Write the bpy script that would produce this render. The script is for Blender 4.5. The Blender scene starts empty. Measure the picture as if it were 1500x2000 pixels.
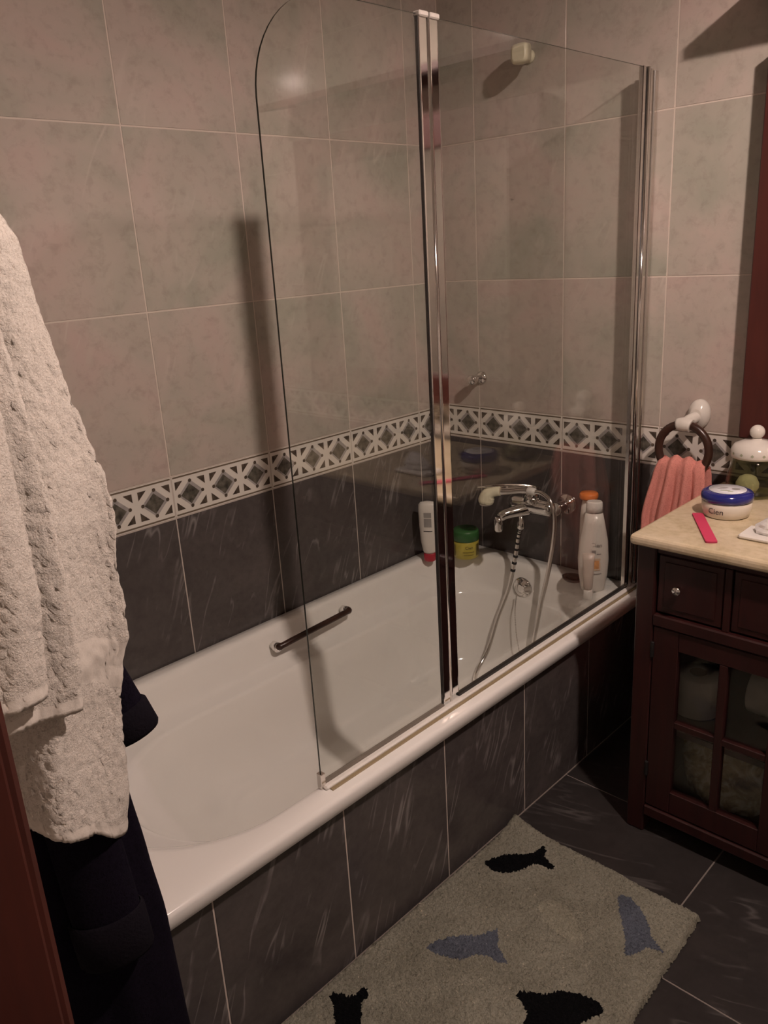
import bpy, math, random
from mathutils import Vector, Euler

sc = bpy.context.scene
COL = sc.collection
PI = math.pi

# ------------------------------------------------------------------ camera
cam = bpy.data.cameras.new('camera')
cam.sensor_fit = 'VERTICAL'
cam.sensor_height = 36.0
cam.lens = 1586.2 / 2000 * 36.0
cam.clip_start = 0.01
camo = bpy.data.objects.new('camera', cam)
COL.objects.link(camo)
camo.location = (1.696, -2.028, 1.369)
camo.rotation_euler = Euler((math.radians(72.085), math.radians(3.242), math.radians(43.902)), 'XYZ')
sc.camera = camo

# ------------------------------------------------------------------ world, exposure
w = bpy.data.worlds.new('world')
sc.world = w
w.use_nodes = True
w.node_tree.nodes['Background'].inputs[0].default_value = (1.0, 0.78, 0.6, 1)
w.node_tree.nodes['Background'].inputs[1].default_value = 0.004
sc.view_settings.view_transform = 'Standard'
sc.view_settings.look = 'None'
sc.view_settings.gamma = 1.0
sc.view_settings.use_curve_mapping = False
sc.view_settings.exposure = 0.0
sc.cycles.use_denoising = True
sc.cycles.sample_clamp_indirect = 12.0
sc.cycles.max_bounces = 9
sc.cycles.diffuse_bounces = 4
sc.cycles.glossy_bounces = 5
sc.cycles.transparent_max_bounces = 14
sc.cycles.use_adaptive_sampling = True
sc.cycles.adaptive_threshold = 0.06
sc.cycles.adaptive_min_samples = 12
LAMP = (1.78, -0.98, 2.22)
LAMP_R = 0.036
LAMP_STRENGTH = 1780.0
LAMP_COLOR = (1.0, 0.785, 0.70)

# ------------------------------------------------------------------ materials
MATS = {}


def new_mat(name):
    m = bpy.data.materials.new(name)
    m.use_nodes = True
    MATS[name] = m
    nt = m.node_tree
    return m, nt, nt.nodes['Principled BSDF']


def pmat(name, col, rough=0.5, metal=0.0, spec=0.5, bump=None, vary=None, coat=0.0, sheen=0.0, alpha=None):
    """Plain principled material; bump=(scale, strength, distance); vary=(scale, amount)."""
    m, nt, b = new_mat(name)
    b.inputs['Base Color'].default_value = (*col, 1)
    b.inputs['Roughness'].default_value = rough
    b.inputs['Metallic'].default_value = metal
    b.inputs['Specular IOR Level'].default_value = spec
    if coat:
        b.inputs['Coat Weight'].default_value = coat
        b.inputs['Coat Roughness'].default_value = 0.08
    if sheen:
        b.inputs['Sheen Weight'].default_value = sheen
        b.inputs['Sheen Roughness'].default_value = 0.5
    tc = nt.nodes.new('ShaderNodeTexCoord')
    if vary:
        n = nt.nodes.new('ShaderNodeTexNoise')
        n.inputs['Scale'].default_value = vary[0]
        n.inputs['Detail'].default_value = 5
        nt.links.new(tc.outputs['Object'], n.inputs['Vector'])
        r = nt.nodes.new('ShaderNodeValToRGB')
        a = vary[1]
        r.color_ramp.elements[0].position = 0.3
        r.color_ramp.elements[1].position = 0.7
        r.color_ramp.elements[0].color = (*[c * (1 - a) for c in col], 1)
        r.color_ramp.elements[1].color = (*[min(1, c * (1 + a)) for c in col], 1)
        nt.links.new(n.outputs['Fac'], r.inputs['Fac'])
        nt.links.new(r.outputs['Color'], b.inputs['Base Color'])
    if bump:
        n = nt.nodes.new('ShaderNodeTexNoise')
        n.inputs['Scale'].default_value = bump[0]
        n.inputs['Detail'].default_value = 3
        nt.links.new(tc.outputs['Object'], n.inputs['Vector'])
        bp = nt.nodes.new('ShaderNodeBump')
        bp.inputs['Strength'].default_value = bump[1]
        bp.inputs['Distance'].default_value = bump[2]
        nt.links.new(n.outputs['Fac'], bp.inputs['Height'])
        nt.links.new(bp.outputs['Normal'], b.inputs['Normal'])
    return m


def nd(nt, t, **kw):
    n = nt.nodes.new(t)
    for k, v in kw.items():
        setattr(n, k, v)
    return n


def ramp(nt, fac, stops):
    r = nt.nodes.new('ShaderNodeValToRGB')
    while len(r.color_ramp.elements) < len(stops):
        r.color_ramp.elements.new(0.5)
    for e, (p, c) in zip(r.color_ramp.elements, stops):
        e.position = p
        e.color = (*c, 1)
    nt.links.new(fac, r.inputs['Fac'])
    return r.outputs['Color']


def noise(nt, vec, scale, detail=4, rough=0.55, dist=0.0):
    n = nt.nodes.new('ShaderNodeTexNoise')
    n.inputs['Scale'].default_value = scale
    n.inputs['Detail'].default_value = detail
    n.inputs['Roughness'].default_value = rough
    n.inputs['Distortion'].default_value = dist
    nt.links.new(vec, n.inputs['Vector'])
    return n.outputs['Fac']


def mixc(nt, fac, a, b, mode='MIX'):
    m = nt.nodes.new('ShaderNodeMix')
    m.data_type = 'RGBA'
    m.blend_type = mode
    if isinstance(fac, float):
        m.inputs[0].default_value = fac
    else:
        nt.links.new(fac, m.inputs[0])
    for s, v in ((6, a), (7, b)):
        if isinstance(v, tuple):
            m.inputs[s].default_value = (*v, 1)
        else:
            nt.links.new(v, m.inputs[s])
    return m.outputs[2]


def tile_vec(nt, axis):
    """Object coordinates offset by a per-object random number, so that each tile has its own figure."""
    tc = nd(nt, 'ShaderNodeTexCoord')
    oi = nd(nt, 'ShaderNodeObjectInfo')
    cb = nd(nt, 'ShaderNodeCombineXYZ')
    mu = nd(nt, 'ShaderNodeMath', operation='MULTIPLY')
    mu.inputs[1].default_value = 7.3
    nt.links.new(oi.outputs['Random'], mu.inputs[0])
    for k in range(3):
        nt.links.new(mu.outputs[0], cb.inputs[k])
    if axis == 'wall':
        # (distance along either wall, height) so that the figure runs alike on both walls
        sp = nd(nt, 'ShaderNodeSeparateXYZ')
        nt.links.new(tc.outputs['Object'], sp.inputs[0])
        su = nd(nt, 'ShaderNodeMath', operation='ADD')
        nt.links.new(sp.outputs[0], su.inputs[0])
        nt.links.new(sp.outputs[1], su.inputs[1])
        c2 = nd(nt, 'ShaderNodeCombineXYZ')
        nt.links.new(su.outputs[0], c2.inputs[0])
        nt.links.new(sp.outputs[2], c2.inputs[1])
        src = c2.outputs[0]
    else:
        src = tc.outputs['Object']
    ad = nd(nt, 'ShaderNodeVectorMath', operation='ADD')
    nt.links.new(src, ad.inputs[0])
    nt.links.new(cb.outputs[0], ad.inputs[1])
    return ad.outputs[0]


def scratches(nt, vec, rot, stretch, scale, lo, hi, m0=0.52, m1=0.70, gain=0.8):
    """Thin diagonal vein lines: ridge of a stretched noise, 0..1."""
    mp = nd(nt, 'ShaderNodeMapping')
    mp.inputs['Rotation'].default_value = rot
    mp2 = nd(nt, 'ShaderNodeMapping')
    mp2.inputs['Scale'].default_value = stretch
    nt.links.new(vec, mp.inputs['Vector'])
    nt.links.new(mp.outputs[0], mp2.inputs['Vector'])
    f = noise(nt, mp2.outputs[0], scale, 2, 0.5, 0.15)
    s = nd(nt, 'ShaderNodeMath', operation='SUBTRACT')
    s.inputs[1].default_value = 0.5
    nt.links.new(f, s.inputs[0])
    a = nd(nt, 'ShaderNodeMath', operation='ABSOLUTE')
    nt.links.new(s.outputs[0], a.inputs[0])
    mr = nd(nt, 'ShaderNodeMapRange')
    mr.inputs['From Min'].default_value = lo
    mr.inputs['From Max'].default_value = hi
    mr.inputs['To Min'].default_value = 1
    mr.inputs['To Max'].default_value = 0
    nt.links.new(a.outputs[0], mr.inputs['Value'])
    # break the lines up
    g = noise(nt, vec, 9.0, 3)
    mr2 = nd(nt, 'ShaderNodeMapRange')
    mr2.inputs['From Min'].default_value = m0
    mr2.inputs['From Max'].default_value = m1
    mr2.inputs['To Max'].default_value = gain
    nt.links.new(g, mr2.inputs['Value'])
    m = nd(nt, 'ShaderNodeMath', operation='MULTIPLY')
    nt.links.new(mr.outputs[0], m.inputs[0])
    nt.links.new(mr2.outputs[0], m.inputs[1])
    return m.outputs[0]


def light_tile(name, rot):
    m, nt, b = new_mat(name)
    v = tile_vec(nt, 'wall')
    base = ramp(nt, noise(nt, v, 3.6, 5, 0.55, 0.5), [(0.32, (0.365, 0.36, 0.30)), (0.46, (0.44, 0.40, 0.345)), (0.57, (0.49, 0.42, 0.37)), (0.70, (0.51, 0.40, 0.36))])
    fine = ramp(nt, noise(nt, v, 38, 5, 0.65, 0.3), [(0.30, (0.74, 0.72, 0.70)), (0.5, (1, 1, 1)), (1.0, (1.06, 1.06, 1.06))])
    c = mixc(nt, 0.5, base, fine, 'MULTIPLY')
    s = scratches(nt, v, rot, (6, 1.0, 1), 2.2, 0.0, 0.03, 0.55, 0.74, 0.55)
    c = mixc(nt, s, c, (0.58, 0.52, 0.46))
    nt.links.new(c, b.inputs['Base Color'])
    b.inputs['Roughness'].default_value = 0.09
    b.inputs['Specular IOR Level'].default_value = 0.45
    return m


def dark_tile(name, rot, stretch, k=1.0, rough=0.2, axis='wall'):
    m, nt, b = new_mat(name)
    v = tile_vec(nt, axis)
    base = ramp(nt, noise(nt, v, 8, 5, 0.6, 0.5), [(0.25, (0.066 * k, 0.057 * k, 0.055 * k)), (0.55, (0.088 * k, 0.077 * k, 0.074 * k)), (0.8, (0.110 * k, 0.094 * k, 0.089 * k))])
    fine = ramp(nt, noise(nt, v, 60, 4, 0.6), [(0.3, (0.8, 0.8, 0.8)), (0.6, (1.05, 1.05, 1.05))])
    c = mixc(nt, 0.6, base, fine, 'MULTIPLY')
    s = scratches(nt, v, rot, stretch, 3.0, 0.0, 0.030, 0.49, 0.70, 0.75)
    c = mixc(nt, s, c, (0.30 * k, 0.275 * k, 0.265 * k))
    nt.links.new(c, b.inputs['Base Color'])
    b.inputs['Roughness'].default_value = rough
    b.inputs['Specular IOR Level'].default_value = 0.45
    return m


def wood(name, c1, c2, rough=0.4, rot=(0, 0, 0)):
    m, nt, b = new_mat(name)
    tc = nd(nt, 'ShaderNodeTexCoord')
    mp = nd(nt, 'ShaderNodeMapping')
    mp.inputs['Scale'].default_value = (18, 18, 1.6)
    mp.inputs['Rotation'].default_value = rot
    nt.links.new(tc.outputs['Object'], mp.inputs['Vector'])
    f = noise(nt, mp.outputs[0], 2.2, 6, 0.6, 0.8)
    c = ramp(nt, f, [(0.3, c1), (0.7, c2)])
    nt.links.new(c, b.inputs['Base Color'])
    b.inputs['Roughness'].default_value = rough
    bp = nd(nt, 'ShaderNodeBump')
    bp.inputs['Strength'].default_value = 0.15
    bp.inputs['Distance'].default_value = 0.001
    nt.links.new(f, bp.inputs['Height'])
    nt.links.new(bp.outputs['Normal'], b.inputs['Normal'])
    return m


def glass(name, tint, ior=1.5, rough=0.0):
    """Thin architectural glass: clear transmission with a Fresnel reflection."""
    m, nt, b = new_mat(name)
    nt.nodes.remove(b)
    out = nt.nodes['Material Output']
    tr = nd(nt, 'ShaderNodeBsdfTransparent')
    tr.inputs[0].default_value = (*tint, 1)
    gl = nd(nt, 'ShaderNodeBsdfGlossy')
    gl.inputs['Roughness'].default_value = rough
    gl.inputs['Color'].default_value = (1, 1, 1, 1)
    # Schlick's Fresnel, the same from both sides of the thin sheet
    lw = nd(nt, 'ShaderNodeLayerWeight')
    lw.inputs['Blend'].default_value = 0.5
    pw = nd(nt, 'ShaderNodeMath', operation='POWER')
    pw.inputs[1].default_value = 5.0
    nt.links.new(lw.outputs['Facing'], pw.inputs[0])
    f0 = ((ior - 1) / (ior + 1)) ** 2
    fr = nd(nt, 'ShaderNodeMath', operation='MULTIPLY_ADD')
    fr.inputs[1].default_value = 1 - f0
    fr.inputs[2].default_value = f0
    nt.links.new(pw.outputs[0], fr.inputs[0])
    mx = nd(nt, 'ShaderNodeMixShader')
    nt.links.new(fr.outputs[0], mx.inputs[0])
    nt.links.new(tr.outputs[0], mx.inputs[1])
    nt.links.new(gl.outputs[0], mx.inputs[2])
    nt.links.new(mx.outputs[0], out.inputs['Surface'])
    return m


def terry(name, col, dark, scale=420, dist=0.004, strength=0.9, sheen=0.0):
    m, nt, b = new_mat(name)
    tc = nd(nt, 'ShaderNodeTexCoord')
    v = tc.outputs['Object']
    f = noise(nt, v, scale, 3, 0.7, 0.6)
    g = noise(nt, v, scale * 0.28, 3, 0.6)
    ad = nd(nt, 'ShaderNodeMath', operation='ADD')
    nt.links.new(f, ad.inputs[0])
    nt.links.new(g, ad.inputs[1])
    c = ramp(nt, f, [(0.36, dark), (0.5, col)])
    if name.startswith('rug_'):
        wear = ramp(nt, noise(nt, v, 9, 4, 0.6), [(0.35, (0.80, 0.79, 0.77)), (0.6, (1.06, 1.06, 1.06))])
        c = mixc(nt, 0.8, c, wear, 'MULTIPLY')
    nt.links.new(c, b.inputs['Base Color'])
    b.inputs['Roughness'].default_value = 0.95
    b.inputs['Specular IOR Level'].default_value = 0.1
    b.inputs['Sheen Weight'].default_value = sheen
    bp = nd(nt, 'ShaderNodeBump')
    bp.inputs['Strength'].default_value = strength
    bp.inputs['Distance'].default_value = dist
    nt.links.new(ad.outputs[0], bp.inputs['Height'])
    nt.links.new(bp.outputs['Normal'], b.inputs['Normal'])
    return m


# tiles on the x = 0 wall have their face in the local y z plane, on the y = 0 wall in the local x z plane
light_tile('tile_light', (0, 0, 0.45))
dark_tile('tile_dark', (0, 0, 0.40), (8, 1.1, 1))
dark_tile('tile_floor', (0.0, 0.0, 1.2), (7, 1.2, 1), 0.42, 0.32, None)
pmat('grout_light', (0.62, 0.54, 0.47), 0.7, bump=(300, 0.2, 0.0005))
pmat('grout_dark', (0.50, 0.44, 0.39), 0.7)
pmat('grout_floor', (0.22, 0.19, 0.17), 0.8)
pmat('plaster', (0.75, 0.72, 0.68), 0.9, bump=(80, 0.1, 0.001))
pmat('ceramic_white', (0.70, 0.66, 0.60), 0.14)
pmat('border_brown', (0.085, 0.066, 0.05), 0.25, vary=(70, 0.5))
pmat('border_stone', (0.105, 0.096, 0.078), 0.25, vary=(60, 0.6))
pmat('border_grey', (0.36, 0.335, 0.32), 0.2, vary=(40, 0.2))
pmat('border_line', (0.16, 0.125, 0.09), 0.25)
pmat('tub_enamel', (0.87, 0.85, 0.81), 0.10, coat=0.3)
pmat('chrome', (0.82, 0.80, 0.78), 0.07, 1.0)
pmat('chrome_soft', (0.72, 0.69, 0.66), 0.16, 1.0)
pmat('gasket', (0.02, 0.016, 0.014), 0.5)
pmat('plastic_white', (0.78, 0.75, 0.70), 0.3)
pmat('plastic_grey', (0.50, 0.46, 0.42), 0.4)
pmat('plastic_cream', (0.74, 0.70, 0.52), 0.32)
pmat('shadow_brown', (0.30, 0.23, 0.13), 0.45)  # tone of the groove shadow beside the screen rail
pmat('glass_edge', (0.035, 0.045, 0.035), 0.2)
glass('glass_clear', (0.975, 0.985, 0.975))
glass('glass_pane', (0.90, 0.91, 0.90))
glass('glass_jar', (0.74, 0.75, 0.64), 1.4, 0.03)
pmat('seal_grey', (0.20, 0.17, 0.14), 0.4)
wood('wood_dark', (0.021, 0.005, 0.0048), (0.038, 0.0085, 0.0075), 0.4)
wood('wood_frame', (0.052, 0.0095, 0.0065), (0.08, 0.015, 0.010), 0.5)
wood('wood_door', (0.042, 0.0085, 0.005), (0.068, 0.014, 0.008), 0.5)
wood('wood_ring', (0.028, 0.012, 0.008), (0.055, 0.022, 0.014), 0.3)
pmat('added_shade', (0.20, 0.16, 0.13), 0.5)
pmat('mirror', (0.88, 0.89, 0.88), 0.01, 1.0)
pmat('hinge_black', (0.01, 0.008, 0.008), 0.5)


def marble_top():
    m, nt, b = new_mat('marble_cream')
    tc = nd(nt, 'ShaderNodeTexCoord')
    v = tc.outputs['Object']
    c = ramp(nt, noise(nt, v, 9, 6, 0.6, 0.8), [(0.3, (0.53, 0.43, 0.275)), (0.5, (0.65, 0.54, 0.365)), (0.75, (0.71, 0.60, 0.44))])
    f = ramp(nt, noise(nt, v, 70, 4, 0.6), [(0.3, (0.82, 0.80, 0.76)), (0.55, (1, 1, 1))])
    c = mixc(nt, 0.7, c, f, 'MULTIPLY')
    nt.links.new(c, b.inputs['Base Color'])
    b.inputs['Roughness'].default_value = 0.22
    return m


marble_top()
terry('towel_white', (0.68, 0.63, 0.565), (0.52, 0.465, 0.405), 420, 0.003, 0.55)
pmat('towel_hem', (0.69, 0.635, 0.565), 0.9, bump=(500, 0.3, 0.0008))
terry('robe_navy', (0.0065, 0.0045, 0.0105), (0.003, 0.002, 0.005), 300, 0.002, 0.5)
pmat('robe_cuff', (0.0075, 0.006, 0.0095), 0.95, spec=0.1, bump=(260, 0.5, 0.002))
terry('towel_pink', (0.70, 0.285, 0.24), (0.54, 0.20, 0.165), 380, 0.002, 0.5)
terry('rug_sage', (0.31, 0.30, 0.24), (0.205, 0.195, 0.148), 260, 0.004, 1.0)
terry('rug_pale', (0.36, 0.345, 0.27), (0.25, 0.235, 0.175), 260, 0.004, 1.0)
terry('rug_black', (0.004, 0.004, 0.005), (0.002, 0.002, 0.002), 260, 0.004, 1.0)
terry('rug_blue', (0.125, 0.14, 0.175), (0.08, 0.09, 0.115), 260, 0.004, 1.0)
pmat('cap_red', (0.45, 0.03, 0.05), 0.35)
pmat('cap_orange', (0.80, 0.22, 0.04), 0.35)
pmat('cap_green', (0.035, 0.13, 0.035), 0.35)
pmat('label_yellow', (0.50, 0.42, 0.07), 0.3)
pmat('label_olive', (0.20, 0.16, 0.03), 0.4)
pmat('label_orange', (0.74, 0.36, 0.15), 0.35, vary=(60, 0.3))
pmat('label_peach', (0.74, 0.55, 0.40), 0.35)
pmat('label_grey', (0.34, 0.32, 0.30), 0.4)
pmat('print_dark', (0.05, 0.045, 0.05), 0.4)
pmat('bottle_white', (0.76, 0.72, 0.66), 0.28)
pmat('tube_beige', (0.62, 0.53, 0.46), 0.35)
pmat('lid_blue', (0.018, 0.022, 0.19), 0.16, coat=0.4)
pmat('label_pale', (0.74, 0.74, 0.78), 0.3, vary=(60, 0.08))
pmat('jar_body', (0.72, 0.66, 0.56), 0.3)
pmat('label_green', (0.35, 0.40, 0.18), 0.4)
pmat('file_pink', (0.62, 0.045, 0.12), 0.6, bump=(900, 0.3, 0.0005))
pmat('file_edge', (0.38, 0.03, 0.08), 0.6)
pmat('cotton', (0.85, 0.80, 0.68), 0.9, bump=(160, 0.5, 0.003))
pmat('paper_white', (0.66, 0.61, 0.55), 0.95, bump=(120, 0.3, 0.002))
pmat('cardboard', (0.30, 0.22, 0.15), 0.9)
pmat('soap_brown', (0.05, 0.03, 0.022), 0.35)
pmat('rubber_black', (0.01, 0.009, 0.009), 0.5)
pmat('foil_white', (0.82, 0.80, 0.78), 0.25)
pmat('ceramic_print', (0.40, 0.42, 0.30), 0.2)


def lace_mat():
    m, nt, b = new_mat('gold_bag')
    tc = nd(nt, 'ShaderNodeTexCoord')
    v = tc.outputs['Object']
    c = ramp(nt, noise(nt, v, 22, 5, 0.6, 2.0), [(0.3, (0.10, 0.065, 0.03)), (0.5, (0.42, 0.34, 0.20)), (0.62, (0.62, 0.56, 0.42)), (0.75, (0.70, 0.66, 0.58))])
    nt.links.new(c, b.inputs['Base Color'])
    b.inputs['Roughness'].default_value = 0.5
    return m


lace_mat()
m, nt, b = new_mat('lamp_glow')
b.inputs['Base Color'].default_value = (0.9, 0.85, 0.75, 1)
b.inputs['Emission Color'].default_value = (*LAMP_COLOR, 1)
b.inputs['Emission Strength'].default_value = LAMP_STRENGTH

# tiled look for the walls that the photograph does not show
m, nt, b = new_mat('tile_sheet')
tc = nd(nt, 'ShaderNodeTexCoord')
br = nd(nt, 'ShaderNodeTexNoise')
br.inputs['Scale'].default_value = 6
nt.links.new(tc.outputs['Object'], br.inputs['Vector'])
nt.links.new(ramp(nt, br.outputs['Fac'], [(0.3, (0.40, 0.385, 0.335)), (0.7, (0.54, 0.46, 0.40))]), b.inputs['Base Color'])
b.inputs['Roughness'].default_value = 0.2

# ------------------------------------------------------------------ mesh helpers


class MB:
    """Collects verts and faces (with a material index) for one mesh."""

    def __init__(self):
        self.v, self.f, self.mi, self.sm = [], [], [], []

    def add(self, vs, fs, mi=0, smooth=False):
        o = len(self.v)
        self.v += [tuple(p) for p in vs]
        for f in fs:
            self.f.append([i + o for i in f])
            self.mi.append(mi)
            self.sm.append(smooth)
        return self

    def box(self, x0, x1, y0, y1, z0, z1, mi=0, bev=0.0):
        if bev <= 0:
            vs = [(x, y, z) for z in (z0, z1) for y in (y0, y1) for x in (x0, x1)]
            fs = [(0, 2, 3, 1), (4, 5, 7, 6), (0, 1, 5, 4), (2, 6, 7, 3), (0, 4, 6, 2), (1, 3, 7, 5)]
            return self.add(vs, fs, mi)
        b = min(bev, (x1 - x0) / 2.01, (y1 - y0) / 2.01, (z1 - z0) / 2.01)
        # chamfered box from three inset shells
        lo, hi = (x0, y0, z0), (x1, y1, z1)
        vs, idx = [], {}
        for sx in (0, 1):
            for sy in (0, 1):
                for sz in (0, 1):
                    for ax in range(3):
                        p = []
                        for k, s in enumerate((sx, sy, sz)):
                            e = hi[k] if s else lo[k]
                            if k != ax:
                                e += -b if s else b
                            p.append(e)
                        idx[(sx, sy, sz, ax)] = len(vs)
                        vs.append(tuple(p))
        fs = []
        for ax in range(3):
            o1, o2 = (ax + 1) % 3, (ax + 2) % 3
            for s in (0, 1):
                q = []
                for a, c in ((0, 0), (1, 0), (1, 1), (0, 1)):
                    t = [0, 0, 0]
                    t[ax], t[o1], t[o2] = s, a, c
                    q.append(idx[(*t, ax)])
                fs.append(q if s else q[::-1])
            # edges parallel to ax
            for a in (0, 1):
                for c in (0, 1):
                    t0 = [0, 0, 0]
                    t0[o1], t0[o2] = a, c
                    t1 = list(t0)
                    t1[ax] = 1
                    q = [idx[(*t0, o1)], idx[(*t1, o1)], idx[(*t1, o2)], idx[(*t0, o2)]]
                    fs.append(q if (a ^ c) else q[::-1])
        for sx in (0, 1):
            for sy in (0, 1):
                for sz in (0, 1):
                    q = [idx[(sx, sy, sz, k)] for k in range(3)]
                    fs.append(q if (sx + sy + sz) % 2 else q[::-1])
        return self.add(vs, fs, mi)

    def rings(self, rings, mi=0, cap0=True, cap1=True, smooth=True, closed=True):
        n = len(rings[0])
        vs = [p for r in rings for p in r]
        fs = []
        for i in range(len(rings) - 1):
            for j in range(n if closed else n - 1):
                k = (j + 1) % n
                fs.append((i * n + j, i * n + k, (i + 1) * n + k, (i + 1) * n + j))
        self.add(vs, fs, mi, smooth)
        o = len(self.v) - len(vs)
        if cap0:
            self.f.append([o + j for j in range(n)][::-1]); self.mi.append(mi); self.sm.append(False)
        if cap1:
            e = o + (len(rings) - 1) * n
            self.f.append([e + j for j in range(n)]); self.mi.append(mi); self.sm.append(False)
        return self

    def lathe(self, prof, c=(0, 0, 0), n=32, mi=0, axis='z', sx=1.0, sy=1.0, smooth=True):
        """prof = [(radius, height)...]; a None entry is not allowed; axis z, x or y."""
        R = []
        for r, h in prof:
            ring = []
            for k in range(n):
                a = 2 * PI * k / n
                p = (r * math.cos(a) * sx, r * math.sin(a) * sy, h)
                if axis == 'y':
                    p = (p[0], -p[2], p[1])
                elif axis == 'x':
                    p = (p[2], p[0], p[1])
                ring.append((p[0] + c[0], p[1] + c[1], p[2] + c[2]))
            R.append(ring)
        return self.rings(R, mi, True, True, smooth)

    def tube(self, pts, rad, n=10, mi=0, smooth=True):
        pts = [Vector(p) for p in pts]
        rs = rad if isinstance(rad, (list, tuple)) else [rad] * len(pts)
        R = []
        up = None
        for i, p in enumerate(pts):
            t = (pts[min(i + 1, len(pts) - 1)] - pts[max(i - 1, 0)]).normalized()
            if up is None:
                up = Vector((0, 0, 1)) if abs(t.z) < 0.9 else Vector((1, 0, 0))
            a = t.cross(up)
            if a.length < 1e-5:
                a = t.cross(Vector((0.3, 1, 0.2)))
            a.normalize()
            b2 = a.cross(t).normalized()
            up = b2
            R.append([tuple(p + (a * math.cos(2 * PI * k / n) + b2 * math.sin(2 * PI * k / n)) * rs[i]) for k in range(n)])
        return self.rings(R, mi, True, True, smooth)

    def build(self, name, mats, parent=None, origin=(0, 0, 0)):
        me = bpy.data.meshes.new(name)
        ox, oy, oz = origin
        me.from_pydata([(x - ox, y - oy, z - oz) for x, y, z in self.v], [], self.f)
        for mn in (mats if isinstance(mats, (list, tuple)) else [mats]):
            me.materials.append(MATS[mn])
        me.polygons.foreach_set('material_index', self.mi)
        me.polygons.foreach_set('use_smooth', self.sm)
        me.update()
        o = bpy.data.objects.new(name, me)
        COL.objects.link(o)
        if parent:
            o.parent = parent
        else:
            o.location = origin
        return o


class Thing:
    """An Empty at a thing's base that parents its parts; parts are written in world coordinates."""

    def __init__(self, name, label, cat, loc, group=None, kind=None):
        self.loc = loc
        e = bpy.data.objects.new(name, None)
        e.empty_display_size = 0.05
        COL.objects.link(e)
        e.location = loc
        self.e = e
        if kind:
            e['kind'] = kind
        else:
            e['label'] = label
            e['category'] = cat
            if group:
                e['group'] = group

    def part(self, name, mb, mats, parent=None, label=None):
        o = mb.build(name, mats, parent or self.e, self.loc)
        if label:
            o['label'] = label
        return o


def tag(o, label, cat, group=None):
    o['label'] = label
    o['category'] = cat
    if group:
        o['group'] = group
    return o


def struct(o, label=None):
    o['kind'] = 'structure'
    if label:
        o['label'] = label
    return o


def bevel(o, wdt, seg=2):
    md = o.modifiers.new('bevel', 'BEVEL')
    md.width = wdt
    md.segments = seg
    md.limit_method = 'ANGLE'
    return o


def smooth_path(pts, sub=8):
    """Catmull-Rom through the points."""
    P = [Vector(p) for p in pts]
    P = [P[0] * 2 - P[1]] + P + [P[-1] * 2 - P[-2]]
    out = []
    for i in range(1, len(P) - 2):
        a, b2, c, d = P[i - 1], P[i], P[i + 1], P[i + 2]
        for s in range(sub):
            t = s / sub
            out.append(0.5 * ((2 * b2) + (-a + c) * t + (2 * a - 5 * b2 + 4 * c - d) * t * t + (-a + 3 * b2 - 3 * c + d) * t ** 3))
    out.append(P[-2])
    return out


def interp(tab, x):
    """Linear interpolation in a table sorted by its first column."""
    if x <= tab[0][0]:
        return tab[0][1]
    for (a, va), (b2, vb) in zip(tab, tab[1:]):
        if x <= b2:
            t = (x - a) / (b2 - a)
            t = t * t * (3 - 2 * t) * 0.4 + t * 0.6
            return va + (vb - va) * t
    return tab[-1][1]


def hash2(i, j, s=0):
    random.seed(i * 7919 + j * 104729 + s * 1299709)
    return random.random()


def text_mesh(body, size):
    """Outline of a word as verts, faces in the x y plane, centred in x."""
    cu = bpy.data.curves.new('lettering', 'FONT')
    cu.body = body
    cu.size = size
    cu.align_x = 'CENTER'
    cu.resolution_u = 3
    ob = bpy.data.objects.new('lettering', cu)
    COL.objects.link(ob)
    dg = bpy.context.evaluated_depsgraph_get()
    me = ob.evaluated_get(dg).to_mesh()
    vs = [tuple(v.co) for v in me.vertices]
    fs = [list(p.vertices) for p in me.polygons]
    ob.evaluated_get(dg).to_mesh_clear()
    bpy.data.objects.remove(ob)
    bpy.data.curves.remove(cu)
    return vs, fs


def wrap(vs, c, r, ang, z0, sx=1.0, sy=1.0, lift=0.0004):
    """Lay a flat word around a vertical cylinder at angle ang (radians)."""
    out = []
    for x, y, z in vs:
        a = ang + x / r
        out.append((c[0] + (r + lift) * math.cos(a) * sx, c[1] + (r + lift) * math.sin(a) * sy, z0 + y))
    return out


# ------------------------------------------------------------------ the room
TW, TH = 0.30, 0.3856                       # wall tile
Z_BT, BH = 0.8784, 0.1055                   # top of the patterned border, its height
Z_BB = Z_BT - BH
CEIL = Z_BT + 4 * TH                        # 2.4208
RX, FY = 3.3, -1.90                         # right wall, front wall
G = 0.0034                                  # joint width
TD = 0.0010                                 # how far a tile face stands out of the joints

struct(MB().box(-0.06, RX + 0.06, -2.72, 0.06, -0.06, -TD).build('floor', 'grout_floor'))
struct(MB().box(-0.06, RX + 0.06, -2.72, 0.06, CEIL, CEIL + 0.05).build('ceiling', 'plaster'))
mb = MB().box(-0.06, -TD, FY - 0.1, 0.06, Z_BT, CEIL).box(-0.06, -TD, FY - 0.1, 0.06, 0.0, Z_BT, 1)
wall_left = struct(mb.build('wall_left', ['grout_light', 'grout_dark']))
mb = MB().box(-TD, RX + 0.06, TD, 0.06, Z_BT, CEIL).box(-TD, RX + 0.06, TD, 0.06, 0.0, Z_BT, 1)
wall_back = struct(mb.build('wall_back', ['grout_light', 'grout_dark']))
struct(MB().box(RX, RX + 0.06, -2.72, TD, 0.0, CEIL).build('wall_right', 'tile_sheet'))
DX0, DX1, DZ = 1.222, 2.06, 2.05             # door opening
mb = MB().box(-TD, DX0 - 0.03, FY - 0.1, FY, 0.0, CEIL).box(DX1 + 0.03, RX, FY - 0.1, FY, 0.0, CEIL)
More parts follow.
